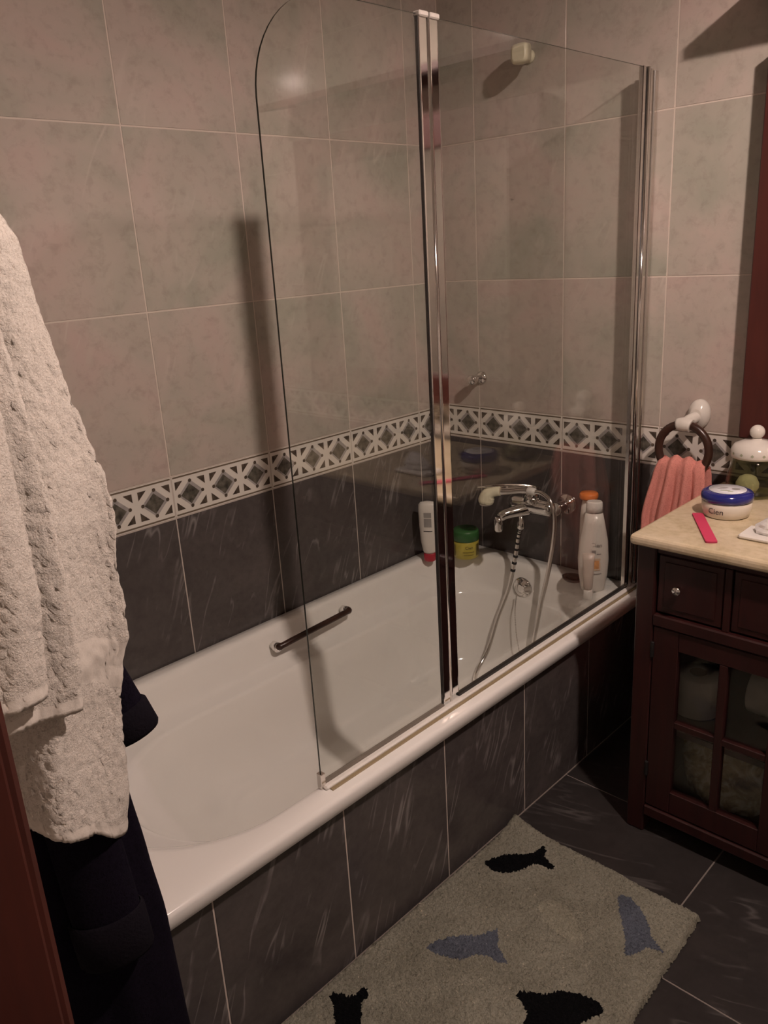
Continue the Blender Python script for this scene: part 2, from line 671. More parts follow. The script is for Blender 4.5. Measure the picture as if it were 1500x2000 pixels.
mb.box(DX0 - 0.03, DX1 + 0.03, FY - 0.1, FY, DZ + 0.03, CEIL)
struct(mb.build('wall_front', 'tile_sheet'))
struct(MB().box(-0.06, RX + 0.06, -2.78, -2.72, 0.0, CEIL).build('wall_hall', 'plaster'))


def tile_mesh(name, wdt, hgt, axis, mat):
    """A chamfered tile; local u runs along the wall, v up; the face is at depth 0, back at -TD."""
    ch = 0.0006
    g = G / 2
    a0, a1, b0, b1 = g, wdt - g, g, hgt - g
    P = []
    for d, i in ((-TD, 0), (-ch, 0), (0, ch)):
        P += [(a0 + i, b0 + i, d), (a1 - i, b0 + i, d), (a1 - i, b1 - i, d), (a0 + i, b1 - i, d)]
    fs = [(8, 9, 10, 11)]
    for l in (0, 4):
        for k in range(4):
            j = (k + 1) % 4
            fs.append((l + k, l + j, l + 4 + j, l + 4 + k))
    if axis == 'left':       # u -> -y, normal +x
        vs = [(d, -u, v) for u, v, d in P]
        fs = [f[::-1] for f in fs]
        vs = [(x, y, z) for x, y, z in vs]
        fs = [f[::-1] for f in fs]
    elif axis == 'back':     # u -> x, normal -y
        vs = [(u, -d, v) for u, v, d in P]
    elif axis == 'apron':    # u -> -y, normal +x
        vs = [(d, -u, v) for u, v, d in P]
    else:                    # floor: u -> x, v -> -y, normal +z
        vs = [(u, -v, d) for u, v, d in P]
        fs = [f[::-1] for f in fs]
    me = bpy.data.meshes.new(name)
    if axis in ('left', 'apron'):
        fs = [f[::-1] for f in fs]
    me.from_pydata(vs, [], [list(f) for f in fs])
    me.materials.append(MATS[mat])
    me.update()
    return me


TM = {}


def put_tile(name, parent, wdt, hgt, axis, mat, loc):
    key = (name, round(wdt, 4), round(hgt, 4), axis, mat)
    if key not in TM:
        TM[key] = tile_mesh(name, wdt, hgt, axis, mat)
    o = bpy.data.objects.new(name, TM[key])
    COL.objects.link(o)
    o.parent = parent
    o.location = loc
    return o


def clip_poly(poly, lo, hi):
    for side, lim in ((1, lo), (-1, hi)):
        out = []
        for i in range(len(poly)):
            a, b2 = poly[i - 1], poly[i]
            ia, ib = side * (a[0] - lim) >= 0, side * (b2[0] - lim) >= 0
            if ia != ib:
                t = (lim - a[0]) / (b2[0] - a[0])
                out.append((lim, a[1] + (b2[1] - a[1]) * t))
            if ib:
                out.append(b2)
        poly = out
        if not poly:
            return []
    return poly


def border_mesh(u0, u1, axis):
    """One patterned border tile from u0 to u1 (cells of 0.1 m start at u = 0)."""
    key = ('border', round(u0, 4), round(u1, 4), axis)
    if key in TM:
        return TM[key]
    mb = MB()

    def place(u, v, d):
        return (d, -(u - u0), v) if axis == 'left' else (u - u0, -d, v)

    def poly(pts, d, mi):
        p = clip_poly(pts, u0 + G, u1 - G)
        if len(p) >= 3:
            q = [place(u, v, d) for u, v in p]
            if axis == 'left':
                q = q[::-1]
            mb.add(q, [list(range(len(q)))], mi)

    g = G / 2
    P = []
    for d, i in ((-TD, 0), (-0.0006, 0), (0, 0.0006)):
        P += [place(u, v, d) for u, v in ((u0 + g + i, g + i), (u1 - g - i, g + i), (u1 - g - i, BH - g - i), (u0 + g + i, BH - g - i))]
    fs = [[8, 9, 10, 11]]
    for l in (0, 4):
        for k in range(4):
            j = (k + 1) % 4
            fs.append([l + k, l + j, l + 4 + j, l + 4 + k])
    if axis == 'left':
        fs = [f[::-1] for f in fs]
    mb.add(P, fs, 0)
    d1, d2, d3 = 0.0003, 0.0005, 0.0007
    poly([(u0, 0.0985), (u1, 0.0985), (u1, 0.1025), (u0, 0.1025)], d1, 3)
    poly([(u0, 0.0045), (u1, 0.0045), (u1, 0.0085), (u0, 0.0085)], d1, 3)
    cz, hh = 0.0535, 0.036
    k0, k1 = math.floor(u0 / 0.1 + 1e-6), math.ceil(u1 / 0.1 - 1e-6)
    for k in range(k0, k1):
        cu = 0.1 * k + 0.05
        ax_, az = 0.036, 0.0345
        dia = lambda s: [(cu - ax_ * s, cz), (cu, cz - az * s), (cu + ax_ * s, cz), (cu, cz + az * s)]
        poly(dia(1.0), d1, 2)
        # inner stone diamond, set low and right so that a pale bevel stays on two sides
        poly([(u + 0.002, v - 0.001) for u, v in dia(0.74)], d2, 1)
        for sx in (-1, 1):
            for sz in (-1, 1):
                ex, ez = cu + sx * 0.0425, cz + sz * hh
                tri = [(ex, ez), (ex - sx * 0.0225, ez), (ex, ez - sz * 0.0215)]
                if sx * sz < 0:
                    tri = tri[::-1]
                poly(tri, d2, 4)
        for dx, dz in ((-ax_, 0), (ax_, 0), (0, -az), (0, az)):
            poly([(cu + dx * 0.93 + 0.0048 * math.cos(q * PI / 4), cz + dz * 0.93 + 0.0048 * math.sin(q * PI / 4)) for q in range(8)], d3, 4)
    me_o = mb.build('border_tile', ['ceramic_white', 'border_stone', 'border_grey', 'border_line', 'border_brown'])
    me = me_o.data
    bpy.data.objects.remove(me_o)
    TM[key] = me
    return me


def put_border(parent, u0, u1, axis, loc):
    o = bpy.data.objects.new('border_tile', border_mesh(u0, u1, axis))
    COL.objects.link(o)
    o.parent = parent
    o.location = loc


# left wall: joints at y = -(0.1468 + 0.3 k); back wall: joints at x = 0.1277 + 0.3 k
A0, B0 = 0.1468, 0.1277
cols = [(0.0, A0)] + [(A0 + TW * k, min(A0 + TW * (k + 1), -FY)) for k in range(6)]
for a, c in cols:
    for r in range(4):
        put_tile('wall_tile', wall_left, c - a, TH, 'left', 'tile_light', (0, -a, Z_BT + r * TH))
    put_tile('wall_tile', wall_left, c - a, TH, 'left', 'tile_dark', (0, -a, Z_BB - TH))
    off = (A0 - TW) if a == 0 else a           # cells are counted from the joint nearest the corner
    if a == 0:
        put_border(wall_left, TW - A0, TW, 'left', (0, 0, Z_BB))
    else:
        put_border(wall_left, 0.0, c - a, 'left', (0, -a, Z_BB))
cols = [(0.0, B0)] + [(B0 + TW * k, min(B0 + TW * (k + 1), RX)) for k in range(11)]
for a, c in cols:
    for r in range(4):
        put_tile('wall_tile', wall_back, c - a, TH, 'back', 'tile_light', (a, 0, Z_BT + r * TH))
    put_tile('wall_tile', wall_back, c - a, TH, 'back', 'tile_dark', (a, 0, Z_BB - TH))
    if a > 0.6:
        put_tile('wall_tile', wall_back, c - a, Z_BB - TH, 'back', 'tile_dark', (a, 0, 0))
    if a == 0:
        put_border(wall_back, TW - B0, TW, 'back', (0, 0, Z_BB))
    else:
        put_border(wall_back, 0.0, c - a, 'back', (a, 0, Z_BB))

# bath panel: tiled wall under the tub rim
APX, AZ1 = 0.702, 0.377
apron = struct(MB().box(APX - 0.06, APX - TD, FY, 0.0, -TD, AZ1).build('wall_bath_panel', 'grout_light'))
edges = [0.0] + [0.293 + 0.2985 * k for k in range(6)]
edges = [e for e in edges if e < 1.86] + [-FY]
for a, c in zip(edges, edges[1:]):
    put_tile('panel_tile', apron, c - a, AZ1, 'apron', 'tile_dark', (APX, -a, 0))

# floor tiles, joints through x = 1.132
fl = bpy.data.objects['floor']
FT = 0.43
for i in range(6):
    for j in range(6):
        x0 = APX + FT * i
        y0 = 0.03 - FT * j
        x1, y1 = min(x0 + FT, RX), max(y0 - FT, -2.7)
        yt = min(y0, 0.0)
        put_tile('floor_tile', fl, x1 - x0, yt - y1, 'floor', 'tile_floor', (x0, yt, 0))

# timber door frame at the camera's side of the room
D = Thing('door_1', None, None, (DX0, FY, 0), kind='structure')
D.part('jamb', MB().box(DX0 - 0.03, DX0, FY - 0.10, FY + 0.006, 0, DZ + 0.03, bev=0.002), 'wood_door')
D.part('jamb', MB().box(DX1, DX1 + 0.03, FY - 0.10, FY + 0.006, 0, DZ + 0.03, bev=0.002), 'wood_door')
D.part('head', MB().box(DX0, DX1, FY - 0.10, FY + 0.006, DZ, DZ + 0.03, bev=0.002), 'wood_door')
D.part('architrave', MB().box(DX0 - 0.075, DX0 - 0.004, FY, FY + 0.014, 0, DZ + 0.08, bev=0.004), 'wood_door')
D.part('architrave', MB().box(DX1 + 0.004, DX1 + 0.075, FY, FY + 0.014, 0, DZ + 0.08, bev=0.004), 'wood_door')
D.part('stop', MB().box(DX0, DX0 + 0.012, FY - 0.10, FY - 0.05, 0, DZ, bev=0.002), 'wood_door')

# ceiling lamp: the only light of the room
L = Thing('ceiling_lamp', 'ceiling lamp with a bulb under an added, unseen shade', 'lamp', (LAMP[0], LAMP[1], CEIL))
L.part('base', MB().lathe([(0.055, CEIL - 0.03), (0.07, CEIL - 0.02), (0.07, CEIL)], (LAMP[0], LAMP[1], 0), 32), 'plastic_white')
L.part('stem', MB().lathe([(0.014, LAMP[2] + LAMP_R * 0.9), (0.014, CEIL - 0.03)], (LAMP[0], LAMP[1], 0), 16), 'chrome')
gp = [(max(0.002, LAMP_R * math.sin(PI * k / 9)), LAMP[2] - LAMP_R * math.cos(PI * k / 9)) for k in range(10)]
L.part('bulb', MB().lathe(gp, (LAMP[0], LAMP[1], 0), 14), 'lamp_glow')
SR, SZ = 0.125, LAMP[2] - 0.0260
sp_ = [(0.020, LAMP[2] + 0.085), (0.060, LAMP[2] + 0.075), (0.095, LAMP[2] + 0.045), (0.117, LAMP[2] + 0.008), (SR, SZ)]
sp_ += [(r - 0.002, h - 0.001) for r, h in sp_[::-1]]
L.part('shade', MB().lathe(sp_, (LAMP[0], LAMP[1], 0), 40), 'added_shade')  # added, out of view; its rim is set to dim the upper walls

# ------------------------------------------------------------------ bathtub


def rrect(x0, x1, yh, yf, rh, rf, z, n=28, ns=14):
    """Rounded rectangle, head end at yh (near the back wall), foot end at yf; same point count for all."""
    pts = []
    cs = [((x1 - rh, yh - rh), rh, 0.0), ((x0 + rh, yh - rh), rh, PI / 2), ((x0 + rf, yf + rf), rf, PI), ((x1 - rf, yf + rf), rf, 1.5 * PI)]
    arcs = []
    for (cx, cy), r, a0 in cs:
        arcs.append([(cx + r * math.cos(a0 + PI / 2 * k / n), cy + r * math.sin(a0 + PI / 2 * k / n)) for k in range(n + 1)])
    for i in range(4):
        pts += arcs[i]
        a, b2 = arcs[i][-1], arcs[(i + 1) % 4][0]
        for k in range(1, ns):
            t = k / ns
            pts.append((a[0] + (b2[0] - a[0]) * t, a[1] + (b2[1] - a[1]) * t))
    return [(x, y, z) for x, y in pts]


TZ = 0.411
T = Thing('bathtub', 'white enamel bathtub set along the tiled wall', 'bathtub', (0.36, -0.85, 0.0))
R = []
ox1, oyf = 0.722, -1.70
R.append(rrect(0.003, ox1 - 0.003, -0.003, oyf, 0.02, 0.02, 0.379))
R.append(rrect(0.003, ox1, -0.003, oyf, 0.02, 0.02, 0.381))
R.append(rrect(0.003, ox1, -0.003, oyf, 0.02, 0.02, TZ - 0.009))
R.append(rrect(0.004, ox1 - 0.003, -0.004, oyf + 0.003, 0.02, 0.02, TZ - 0.002))
R.append(rrect(0.006, ox1 - 0.010, -0.006, oyf + 0.01, 0.02, 0.02, TZ))
R.append(rrect(0.022, 0.682, -0.035, -1.60, 0.18, 0.27, TZ))
R.append(rrect(0.029, 0.675, -0.048, -1.583, 0.18, 0.27, TZ))
R.append(rrect(0.034, 0.670, -0.053, -1.577, 0.18, 0.27, TZ - 0.0006))
R.append(rrect(0.039, 0.665, -0.058, -1.571, 0.18, 0.27, TZ - 0.0028))
R.append(rrect(0.044, 0.660, -0.063, -1.565, 0.18, 0.27, TZ - 0.0075))
R.append(rrect(0.050, 0.653, -0.071, -1.555, 0.18, 0.27, TZ - 0.02))
R.append(rrect(0.060, 0.643, -0.079, -1.538, 0.18, 0.27, TZ - 0.055))
R.append(rrect(0.068, 0.635, -0.085, -1.515, 0.18, 0.27, TZ - 0.083))
R.append(rrect(0.080, 0.624, -0.089, -1.490, 0.18, 0.27, TZ - 0.097))
R.append(rrect(0.105, 0.606, -0.092, -1.448, 0.18, 0.265, TZ - 0.103))
R.append(rrect(0.111, 0.600, -0.094, -1.438, 0.18, 0.262, TZ - 0.106))
R.append(rrect(0.115, 0.596, -0.096, -1.430, 0.18, 0.262, TZ - 0.115))
R.append(rrect(0.122, 0.590, -0.108, -1.385, 0.18, 0.25, TZ - 0.19))
R.append(rrect(0.134, 0.580, -0.125, -1.30, 0.17, 0.23, TZ - 0.27))
R.append(rrect(0.146, 0.566, -0.142, -1.24, 0.16, 0.21, TZ - 0.315))
R.append(rrect(0.165, 0.542, -0.17, -1.19, 0.14, 0.18, TZ - 0.336))
R.append(rrect(0.20, 0.505, -0.215, -1.13, 0.11, 0.14, TZ - 0.342))
R.append(rrect(0.29, 0.41, -0.33, -0.98, 0.05, 0.05, TZ - 0.345))
body = T.part('tub_shell', MB().rings(R, 0, False, True), 'tub_enamel')
body.data.polygons[-1].use_smooth = True
# overflow fitting with its ring and plug chain
ov = T.part('overflow_plate', MB().lathe([(0.033, 0.0), (0.034, 0.004), (0.028, 0.009), (0.02, 0.010), (0.018, 0.014), (0.010, 0.016), (0.001, 0.016)], (0.347, -0.083, 0.344), 28, axis='y'), 'chrome')
ch = smooth_path([(0.336, -0.105, 0.318), (0.345, -0.125, 0.27), (0.365, -0.145, 0.20), (0.40, -0.17, 0.13), (0.42, -0.2, 0.086)], 10)
mb = MB()
for i, q in enumerate(ch):
    mb.lathe([(0.0006, -0.0026), (0.0024, -0.0012), (0.0024, 0.0012), (0.0006, 0.0026)], tuple(q), 8)
    if i + 1 < len(ch):
        mb.tube([q, ch[i + 1]], 0.0009, 5)
T.part('plug_chain', mb, 'chrome_soft', ov)
T.part('drain', MB().lathe([(0.032, 0.0), (0.033, 0.003), (0.026, 0.006), (0.002, 0.007)], (0.36, -0.29, TZ - 0.345), 24), 'chrome')
# grab handle on the far side
gh = smooth_path([(0.073, -0.845, 0.365), (0.089, -0.842, 0.370), (0.096, -0.80, 0.376), (0.099, -0.715, 0.381), (0.096, -0.63, 0.382), (0.089, -0.588, 0.380), (0.073, -0.585, 0.376)], 6)
T.part('grab_handle', MB().tube(gh, [0.0085 if 6 < i < len(gh) - 7 else 0.010 for i in range(len(gh))], 12), 'wood_ring', label='slim dark grab handle')
for y, z in ((-0.845, 0.365), (-0.585, 0.376)):
    T.part('handle_mount', MB().lathe([(0.013, -0.014), (0.014, 0.008), (0.009, 0.014), (0.002, 0.016)], (0.075, y, z), 16, axis='x'), 'chrome')

# tiled ledge behind the foot of the tub
struct(MB().box(0.0, APX - TD, FY, oyf - 0.002, 0.0, TZ - 0.004).build('trim_1', 'tile_dark'))

# ------------------------------------------------------------------ bath screen
GX, GZ0, GZ1 = 0.672, 0.4215, 1.742
S = Thing('bath_screen', 'folding glass bath screen with chrome posts standing on the tub rim', 'shower screen', (GX, -0.6, TZ))
HP0, HP1 = -0.859, -0.805


def pane(outline, name):
    """Glass pane in the y z plane with real thickness and dark polished edges."""
    t = 0.002
    n = len(outline)
    mb = MB()
    mb.add([(GX + t, y, z) for y, z in outline], [list(range(n))], 0)
    mb.add([(GX - t, y, z) for y, z in outline], [list(range(n))[::-1]], 0)
    mb.add([(GX + s * t, y, z) for y, z in outline for s in (1, -1)], [[2 * i, 2 * i + 1, (2 * i + 3) % (2 * n), (2 * i + 2) % (2 * n)] for i in range(n)], 1)
    return S.part(name, mb, ['glass_clear', 'glass_edge'])


out = [(-1.212, GZ0), (HP0 + 0.004, GZ0), (HP0 + 0.004, GZ1)]
rr = 0.155
out += [(-1.212 + rr - rr * math.sin(a), GZ1 - rr + rr * math.cos(a)) for a in [PI / 2 * k / 14 for k in range(15)]]
pane(out, 'folding_pane')
pane([(HP1 - 0.004, GZ0), (-0.055, GZ0), (-0.055, GZ1), (HP1 - 0.004, GZ1)], 'fixed_pane')


def flute(y0, y1, dx, z0, z1, n=16):
    """A vertical bar with a flat face and eased arrises."""
    ring = []
    for k in range(n + 1):
        t = k / n
        e = min(t, 1 - t) * abs(y1 - y0)
        ring.append((dx * (1.0 if e > 0.002 else 0.82 + 0.09 * e / 0.001), y0 + (y1 - y0) * t))
    ring += [(-x, y) for x, y in ring[::-1]]
    return [[(GX + x, y, z) for x, y in ring] for z in (z0, z1)]


hp = S.part('hinge_post', MB().rings(flute(HP0 + 0.003, HP0 + 0.0255, 0.0042, TZ + 0.014, GZ1 - 0.004), 0, True, True, False), 'chrome')
S.part('hinge_post', MB().rings(flute(HP1 - 0.0235, HP1, 0.0042, TZ + 0.02, GZ1 - 0.004), 0, True, True, False), 'chrome')
S.part('hinge_rod', MB().lathe([(0.0030, TZ + 0.001), (0.0035, GZ1 - 0.002)], (GX + 0.0025, (HP0 + HP1) / 2 + 0.001, 0), 14), 'chrome')
S.part('gasket', MB().box(GX - 0.0028, GX + 0.0028, HP0 + 0.0012, HP0 + 0.003, TZ + 0.012, GZ1 - 0.003), 'gasket')
mb = MB().box(GX - 0.008, GX + 0.009, HP0 + 0.002, HP0 + 0.026, GZ1 - 0.004, GZ1 + 0.005, bev=0.002)
mb.box(GX - 0.008, GX + 0.009, HP1 - 0.024, HP1 + 0.001, GZ1 - 0.004, GZ1 + 0.005, bev=0.002)
S.part('post_cap', mb, 'plastic_grey')
# wall profile: ribs of different depth
S.part('wall_profile', MB().rings(flute(-0.066, -0.050, 0.006, TZ + 0.012, GZ1), 0, True, True, False).rings(flute(-0.034, -0.018, 0.008, TZ + 0.002, GZ1 - 0.003), 0, True, True, False).rings(flute(-0.018, -0.001, 0.012, TZ + 0.002, GZ1 - 0.006), 0, True, True, False), 'chrome_soft')
S.part('profile_rod', MB().lathe([(0.0055, TZ + 0.004), (0.0055, GZ1)], (GX + 0.006, -0.0415, 0), 16), 'chrome')
S.part('gasket', MB().box(GX - 0.008, GX + 0.004, -0.050, -0.0465, TZ + 0.012, GZ1), 'gasket')
S.part('gasket', MB().box(GX - 0.008, GX + 0.005, -0.0365, -0.034, TZ + 0.012, GZ1), 'gasket')
# seals along the bottom edge, and a groove shadow as a brown strip
S.part('bottom_seal', MB().box(GX - 0.005, GX + 0.005, -1.213, HP0 + 0.002, TZ + 0.007, GZ0 + 0.001), 'seal_grey')
S.part('bottom_seal', MB().box(GX - 0.005, GX + 0.005, HP1, -0.05, TZ + 0.007, GZ0 + 0.003), 'gasket')
S.part('threshold_rail', MB().box(GX + 0.001, GX + 0.016, -1.213, -0.002, TZ - 0.001, TZ + 0.0075, bev=0.003), 'plastic_white')
S.part('groove_shadow', MB().box(GX + 0.0155, GX + 0.024, -1.205, -0.002, TZ - 0.002, TZ + 0.0022, bev=0.001), 'shadow_brown')  # brown strip standing in for the shadow along the rail
S.part('edge_clip', MB().box(GX - 0.006, GX + 0.007, -1.217, -1.206, TZ, GZ0 + 0.022, bev=0.001), 'chrome_soft')

# ------------------------------------------------------------------ taps and wall fittings
F = Thing('bath_mixer_tap', 'chrome wall-mounted bath mixer with single lever above the tub head', 'tap', (0.37, 0.0, 0.60))
F.part('tap_body', MB().lathe([(0.012, 0.0), (0.022, 0.004), (0.024, 0.02), (0.025, 0.075), (0.024, 0.13), (0.022, 0.146), (0.012, 0.15)], (0.30, -0.075, 0.615), 24, axis='x'), 'chrome')
for x in (0.30, 0.45):
    F.part('wall_union', MB().lathe([(0.033, 0.0), (0.033, 0.006), (0.028, 0.014), (0.016, 0.02), (0.016, 0.06), (0.02, 0.064), (0.02, 0.075)], (x + 0.002, 0, 0.615), 24, axis='y'), 'chrome')
sp = smooth_path([(0.365, -0.08, 0.605), (0.348, -0.108, 0.602), (0.325, -0.140, 0.596), (0.315, -0.158, 0.588)], 6)
F.part('spout', MB().tube(sp, [0.021, 0.021, 0.0205, 0.02, 0.0195, 0.019, 0.0185, 0.018, 0.0175, 0.017, 0.0165, 0.016, 0.016, 0.016, 0.0155, 0.015, 0.015, 0.014, 0.013][:len(sp)], 16), 'chrome')
F.part('aerator', MB().lathe([(0.010, 0.545), (0.013, 0.55), (0.014, 0.575), (0.012, 0.592)], (0.313, -0.160, 0), 18), 'chrome')
F.part('diverter', MB().lathe([(0.012, 0.55), (0.013, 0.555), (0.013, 0.57), (0.008, 0.575), (0.008, 0.60)], (0.352, -0.10, -0.005), 16), 'chrome')
F.part('lever_hub', MB().lathe([(0.026, 0.632), (0.027, 0.65), (0.022, 0.668), (0.006, 0.674)], (0.375, -0.078, 0), 24), 'chrome')
lv = smooth_path([(0.385, -0.075, 0.668), (0.36, -0.095, 0.676), (0.325, -0.125, 0.681), (0.285, -0.16, 0.681), (0.262, -0.178, 0.680)], 6)
R = []
for i, q in enumerate(lv):
    t = i / (len(lv) - 1)
    hw, ht = 0.017 * (1 - 0.35 * t), 0.009 * (1 - 0.75 * t)
    s = Vector((0.67, 0.74, 0))
    R.append([tuple(q + s * hw * math.cos(2 * PI * k / 12) + Vector((0, 0, 1)) * ht * math.sin(2 * PI * k / 12)) for k in range(12)])
F.part('lever', MB().rings(R), 'chrome')
F.part('shower_cradle', MB().lathe([(0.008, 0.0), (0.016, 0.003), (0.016, 0.02), (0.008, 0.024)], (0.372, -0.098, 0.642), 16, axis='x'), 'chrome')

H = Thing('hand_shower', 'cream hand shower with chrome hose resting on the bath mixer', 'shower head', (0.34, -0.13, 0.65))
hd = smooth_path([(0.385, -0.112, 0.672), (0.36, -0.122, 0.672), (0.325, -0.138, 0.667), (0.296, -0.150, 0.664), (0.278, -0.158, 0.656), (0.270, -0.161, 0.640), (0.268, -0.162, 0.628)], 6)
rad = [interp([(0, 0.010), (0.35, 0.011), (0.55, 0.014), (0.72, 0.021), (0.88, 0.023), (1, 0.021)], i / (len(hd) - 1)) for i in range(len(hd))]
nsplit = len(hd) * 5 // 12
H.part('handle', MB().tube(hd[:nsplit + 1], rad[:nsplit + 1], 18), 'chrome')
hh = H.part('spray_head', MB().tube(hd[nsplit:], [r + 0.0012 for r in rad[nsplit:]], 18), 'plastic_cream')
H.part('spray_plate', MB().lathe([(0.018, -0.004), (0.019, 0.0), (0.004, 0.001)], (0.268, -0.162, 0.626), 20), 'plastic_white', hh)
H.part('hose_nut', MB().lathe([(0.010, 0.0), (0.0115, 0.003), (0.0115, 0.022), (0.009, 0.026)], (0.385, -0.112, 0.672), 16, axis='x'), 'plastic_white')
hose = smooth_path([(0.408, -0.112, 0.672), (0.435, -0.113, 0.672), (0.466, -0.118, 0.655), (0.482, -0.122, 0.61), (0.482, -0.126, 0.54), (0.468, -0.130, 0.44), (0.448, -0.135, 0.34), (0.432, -0.142, 0.24), (0.418, -0.155, 0.15), (0.40, -0.20, 0.092), (0.36, -0.26, 0.078), (0.30, -0.27, 0.078), (0.272, -0.225, 0.092), (0.272, -0.170, 0.14), (0.285, -0.135, 0.24), (0.312, -0.112, 0.34), (0.330, -0.102, 0.44), (0.343, -0.1, 0.52), (0.351, -0.10, 0.548)], 12)
hs = H.part('hose', MB().tube(hose, 0.0068, 10), 'chrome_soft')
nh = len(hose)
for i in range(nh - 30, nh - 3, 3):
    a, b2 = hose[i], hose[i + 1]
    H.part('hose_ring', MB().tube([a, a + (b2 - a) * 0.95], 0.0078, 10), 'rubber_black', hs)

K = Thing('wall_hook', 'small chrome knob hook high on the back wall tiles', 'hook', (0.138, 0, 0.972))
K.part('rose', MB().lathe([(0.020, 0.0), (0.020, 0.004), (0.014, 0.009), (0.009, 0.012)], (0.138, 0, 0.972), 24, axis='y'), 'chrome')
K.part('stem', MB().lathe([(0.010, 0.0), (0.0095, 0.02), (0.014, 0.026), (0.0155, 0.044), (0.010, 0.05), (0.001, 0.051)], (0.138, -0.010, 0.972), 20, axis='y'), 'chrome')

B = Thing('shower_bracket', 'cream plastic shower bracket near the top of the back wall', 'bracket', (0.335, 0, 1.83))
B.part('rose', MB().lathe([(0.016, 0.0), (0.017, 0.005), (0.012, 0.012), (0.010, 0.03)], (0.318, 0, 1.832), 20, axis='y'), 'plastic_cream')
B.part('collar', MB().lathe([(0.019, 0.0), (0.021, 0.002), (0.021, 0.009), (0.018, 0.011)], (0.322, -0.03, 1.832), 20, axis='y'), 'chrome_soft')
R = []
for t, hw, hz in ((0.0, 0.020, 0.018), (0.008, 0.026, 0.024), (0.06, 0.026, 0.024), (0.077, 0.024, 0.022), (0.082, 0.018, 0.016)):
    cy, cx, cz = -0.041 - t * 0.8, 0.326 + t * 0.35, 1.832 - t * 0.12
    R.append([(cx + hw * math.copysign(abs(math.cos(a)) ** 0.5, math.cos(a)), cy, cz + hz * math.copysign(abs(math.sin(a)) ** 0.5, math.sin(a))) for a in [2 * PI * k / 20 for k in range(20)]])
B.part('holder', MB().rings([r[::-1] for r in R]), 'plastic_cream')

# ------------------------------------------------------------------ toiletries on the tub


def ell_rings(prof, c, n=28):
    """prof = [(half width, half depth, z)]"""
    return [[(c[0] + a * math.cos(2 * PI * k / n), c[1] + b2 * math.sin(2 * PI * k / n), c[2] + z) for k in range(n)] for a, b2, z in prof]


def rot_rings(rings, c, ang):
    ca, sa = math.cos(ang), math.sin(ang)
    return [[(c[0] + (x - c[0]) * ca - (y - c[1]) * sa, c[1] + (x - c[0]) * sa + (y - c[1]) * ca, z) for x, y, z in r] for r in rings]


def flat_word(word, size, c, ang, z, out, sx=1.0, half=None):
    """A word on a flattish bottle front: facing the direction ang."""
    vs, fs = text_mesh(word, size)
    t = (-math.sin(ang), math.cos(ang))
    nrm = (math.cos(ang), math.sin(ang))
    res = []
    for x, y, zz in vs:
        o = out if half is None else out * math.sqrt(max(0.02, 1 - (x / half) ** 2))
        res.append((c[0] + t[0] * x + nrm[0] * (o + 0.0006), c[1] + t[1] * x + nrm[1] * (o + 0.0006), z + y))
    return res, fs


DZ0 = TZ - 0.0005
VIEW = math.atan2(-2.028 + 0.1, 1.696 - 0.45)      # direction from the tub head towards the camera

# white bottle standing on its red cap in the far corner
c = (0.072, -0.205, DZ0)
O = Thing('shampoo_bottle', 'white bottle standing upside down on a red cap in the tub corner', 'bottle', c)
ang = VIEW + PI / 2
O.part('cap', MB().rings(rot_rings(ell_rings([(0.017, 0.014, 0.0), (0.019, 0.016, 0.003), (0.019, 0.016, 0.024), (0.017, 0.014, 0.026)], c), c, ang)), 'cap_red')
bd = O.part('bottle_body', MB().rings(rot_rings(ell_rings([(0.016, 0.013, 0.0262), (0.021, 0.016, 0.034), (0.027, 0.018, 0.07), (0.030, 0.018, 0.12), (0.031, 0.017, 0.165), (0.030, 0.014, 0.188), (0.024, 0.010, 0.196), (0.010, 0.005, 0.199)], c), c, ang)), 'bottle_white')
mb = MB()
for z, wd, hz, mi in ((0.150, 0.012, 0.016, 1), (0.118, 0.012, 0.028, 1), (0.103, 0.014, 0.003, 0)):
    v, f = [], []
    for k in range(7):
        x = (-1 + 2 * k / 6) * wd
        o = 0.0178 * math.sqrt(1 - (x / 0.030) ** 2) + 0.0009
        for dz in (0, hz):
            v.append((c[0] - math.sin(VIEW) * x + math.cos(VIEW) * o, c[1] + math.cos(VIEW) * x + math.sin(VIEW) * o, c[2] + z + dz))
    mb.add(v, [[2 * k, 2 * k + 2, 2 * k + 3, 2 * k + 1] for k in range(6)], mi, True)
O.part('label', mb, ['print_dark', 'label_grey'], bd)

# yellow pot with a green lid
c = (0.142, -0.106, DZ0)
O = Thing('hair_mask_jar', 'yellow cosmetic jar with dark green lid in the tub corner', 'jar', c)
jb = O.part('jar_body', MB().lathe([(0.037, 0.0), (0.0405, 0.003), (0.041, 0.055), (0.039, 0.058)], c, 36), 'label_yellow')
O.part('lid', MB().lathe([(0.039, 0.0582), (0.042, 0.060), (0.042, 0.088), (0.038, 0.094), (0.002, 0.095)], c, 36), 'cap_green')
vs, fs = text_mesh('Cien', 0.014)
O.part('lettering', MB().add(wrap(vs, c, 0.041, VIEW + 0.35, c[2] + 0.036), fs, 0), 'print_dark', jb)
for z0, z1, a0, a1 in ((0.024, 0.027, -0.15, 0.75), (0.015, 0.017, -0.1, 0.7), (0.010, 0.048, -1.25, -0.85), (0.010, 0.048, 0.95, 1.35)):
    v = []
    for k in range(9):
        a = VIEW + a0 + (a1 - a0) * k / 8
        v += [(c[0] + 0.0414 * math.cos(a), c[1] + 0.0414 * math.sin(a), c[2] + z) for z in (z0, z1)]
    O.part('label_band', MB().add(v, [[2 * k, 2 * k + 2, 2 * k + 3, 2 * k + 1] for k in range(8)], 0, True), 'label_olive', jb)

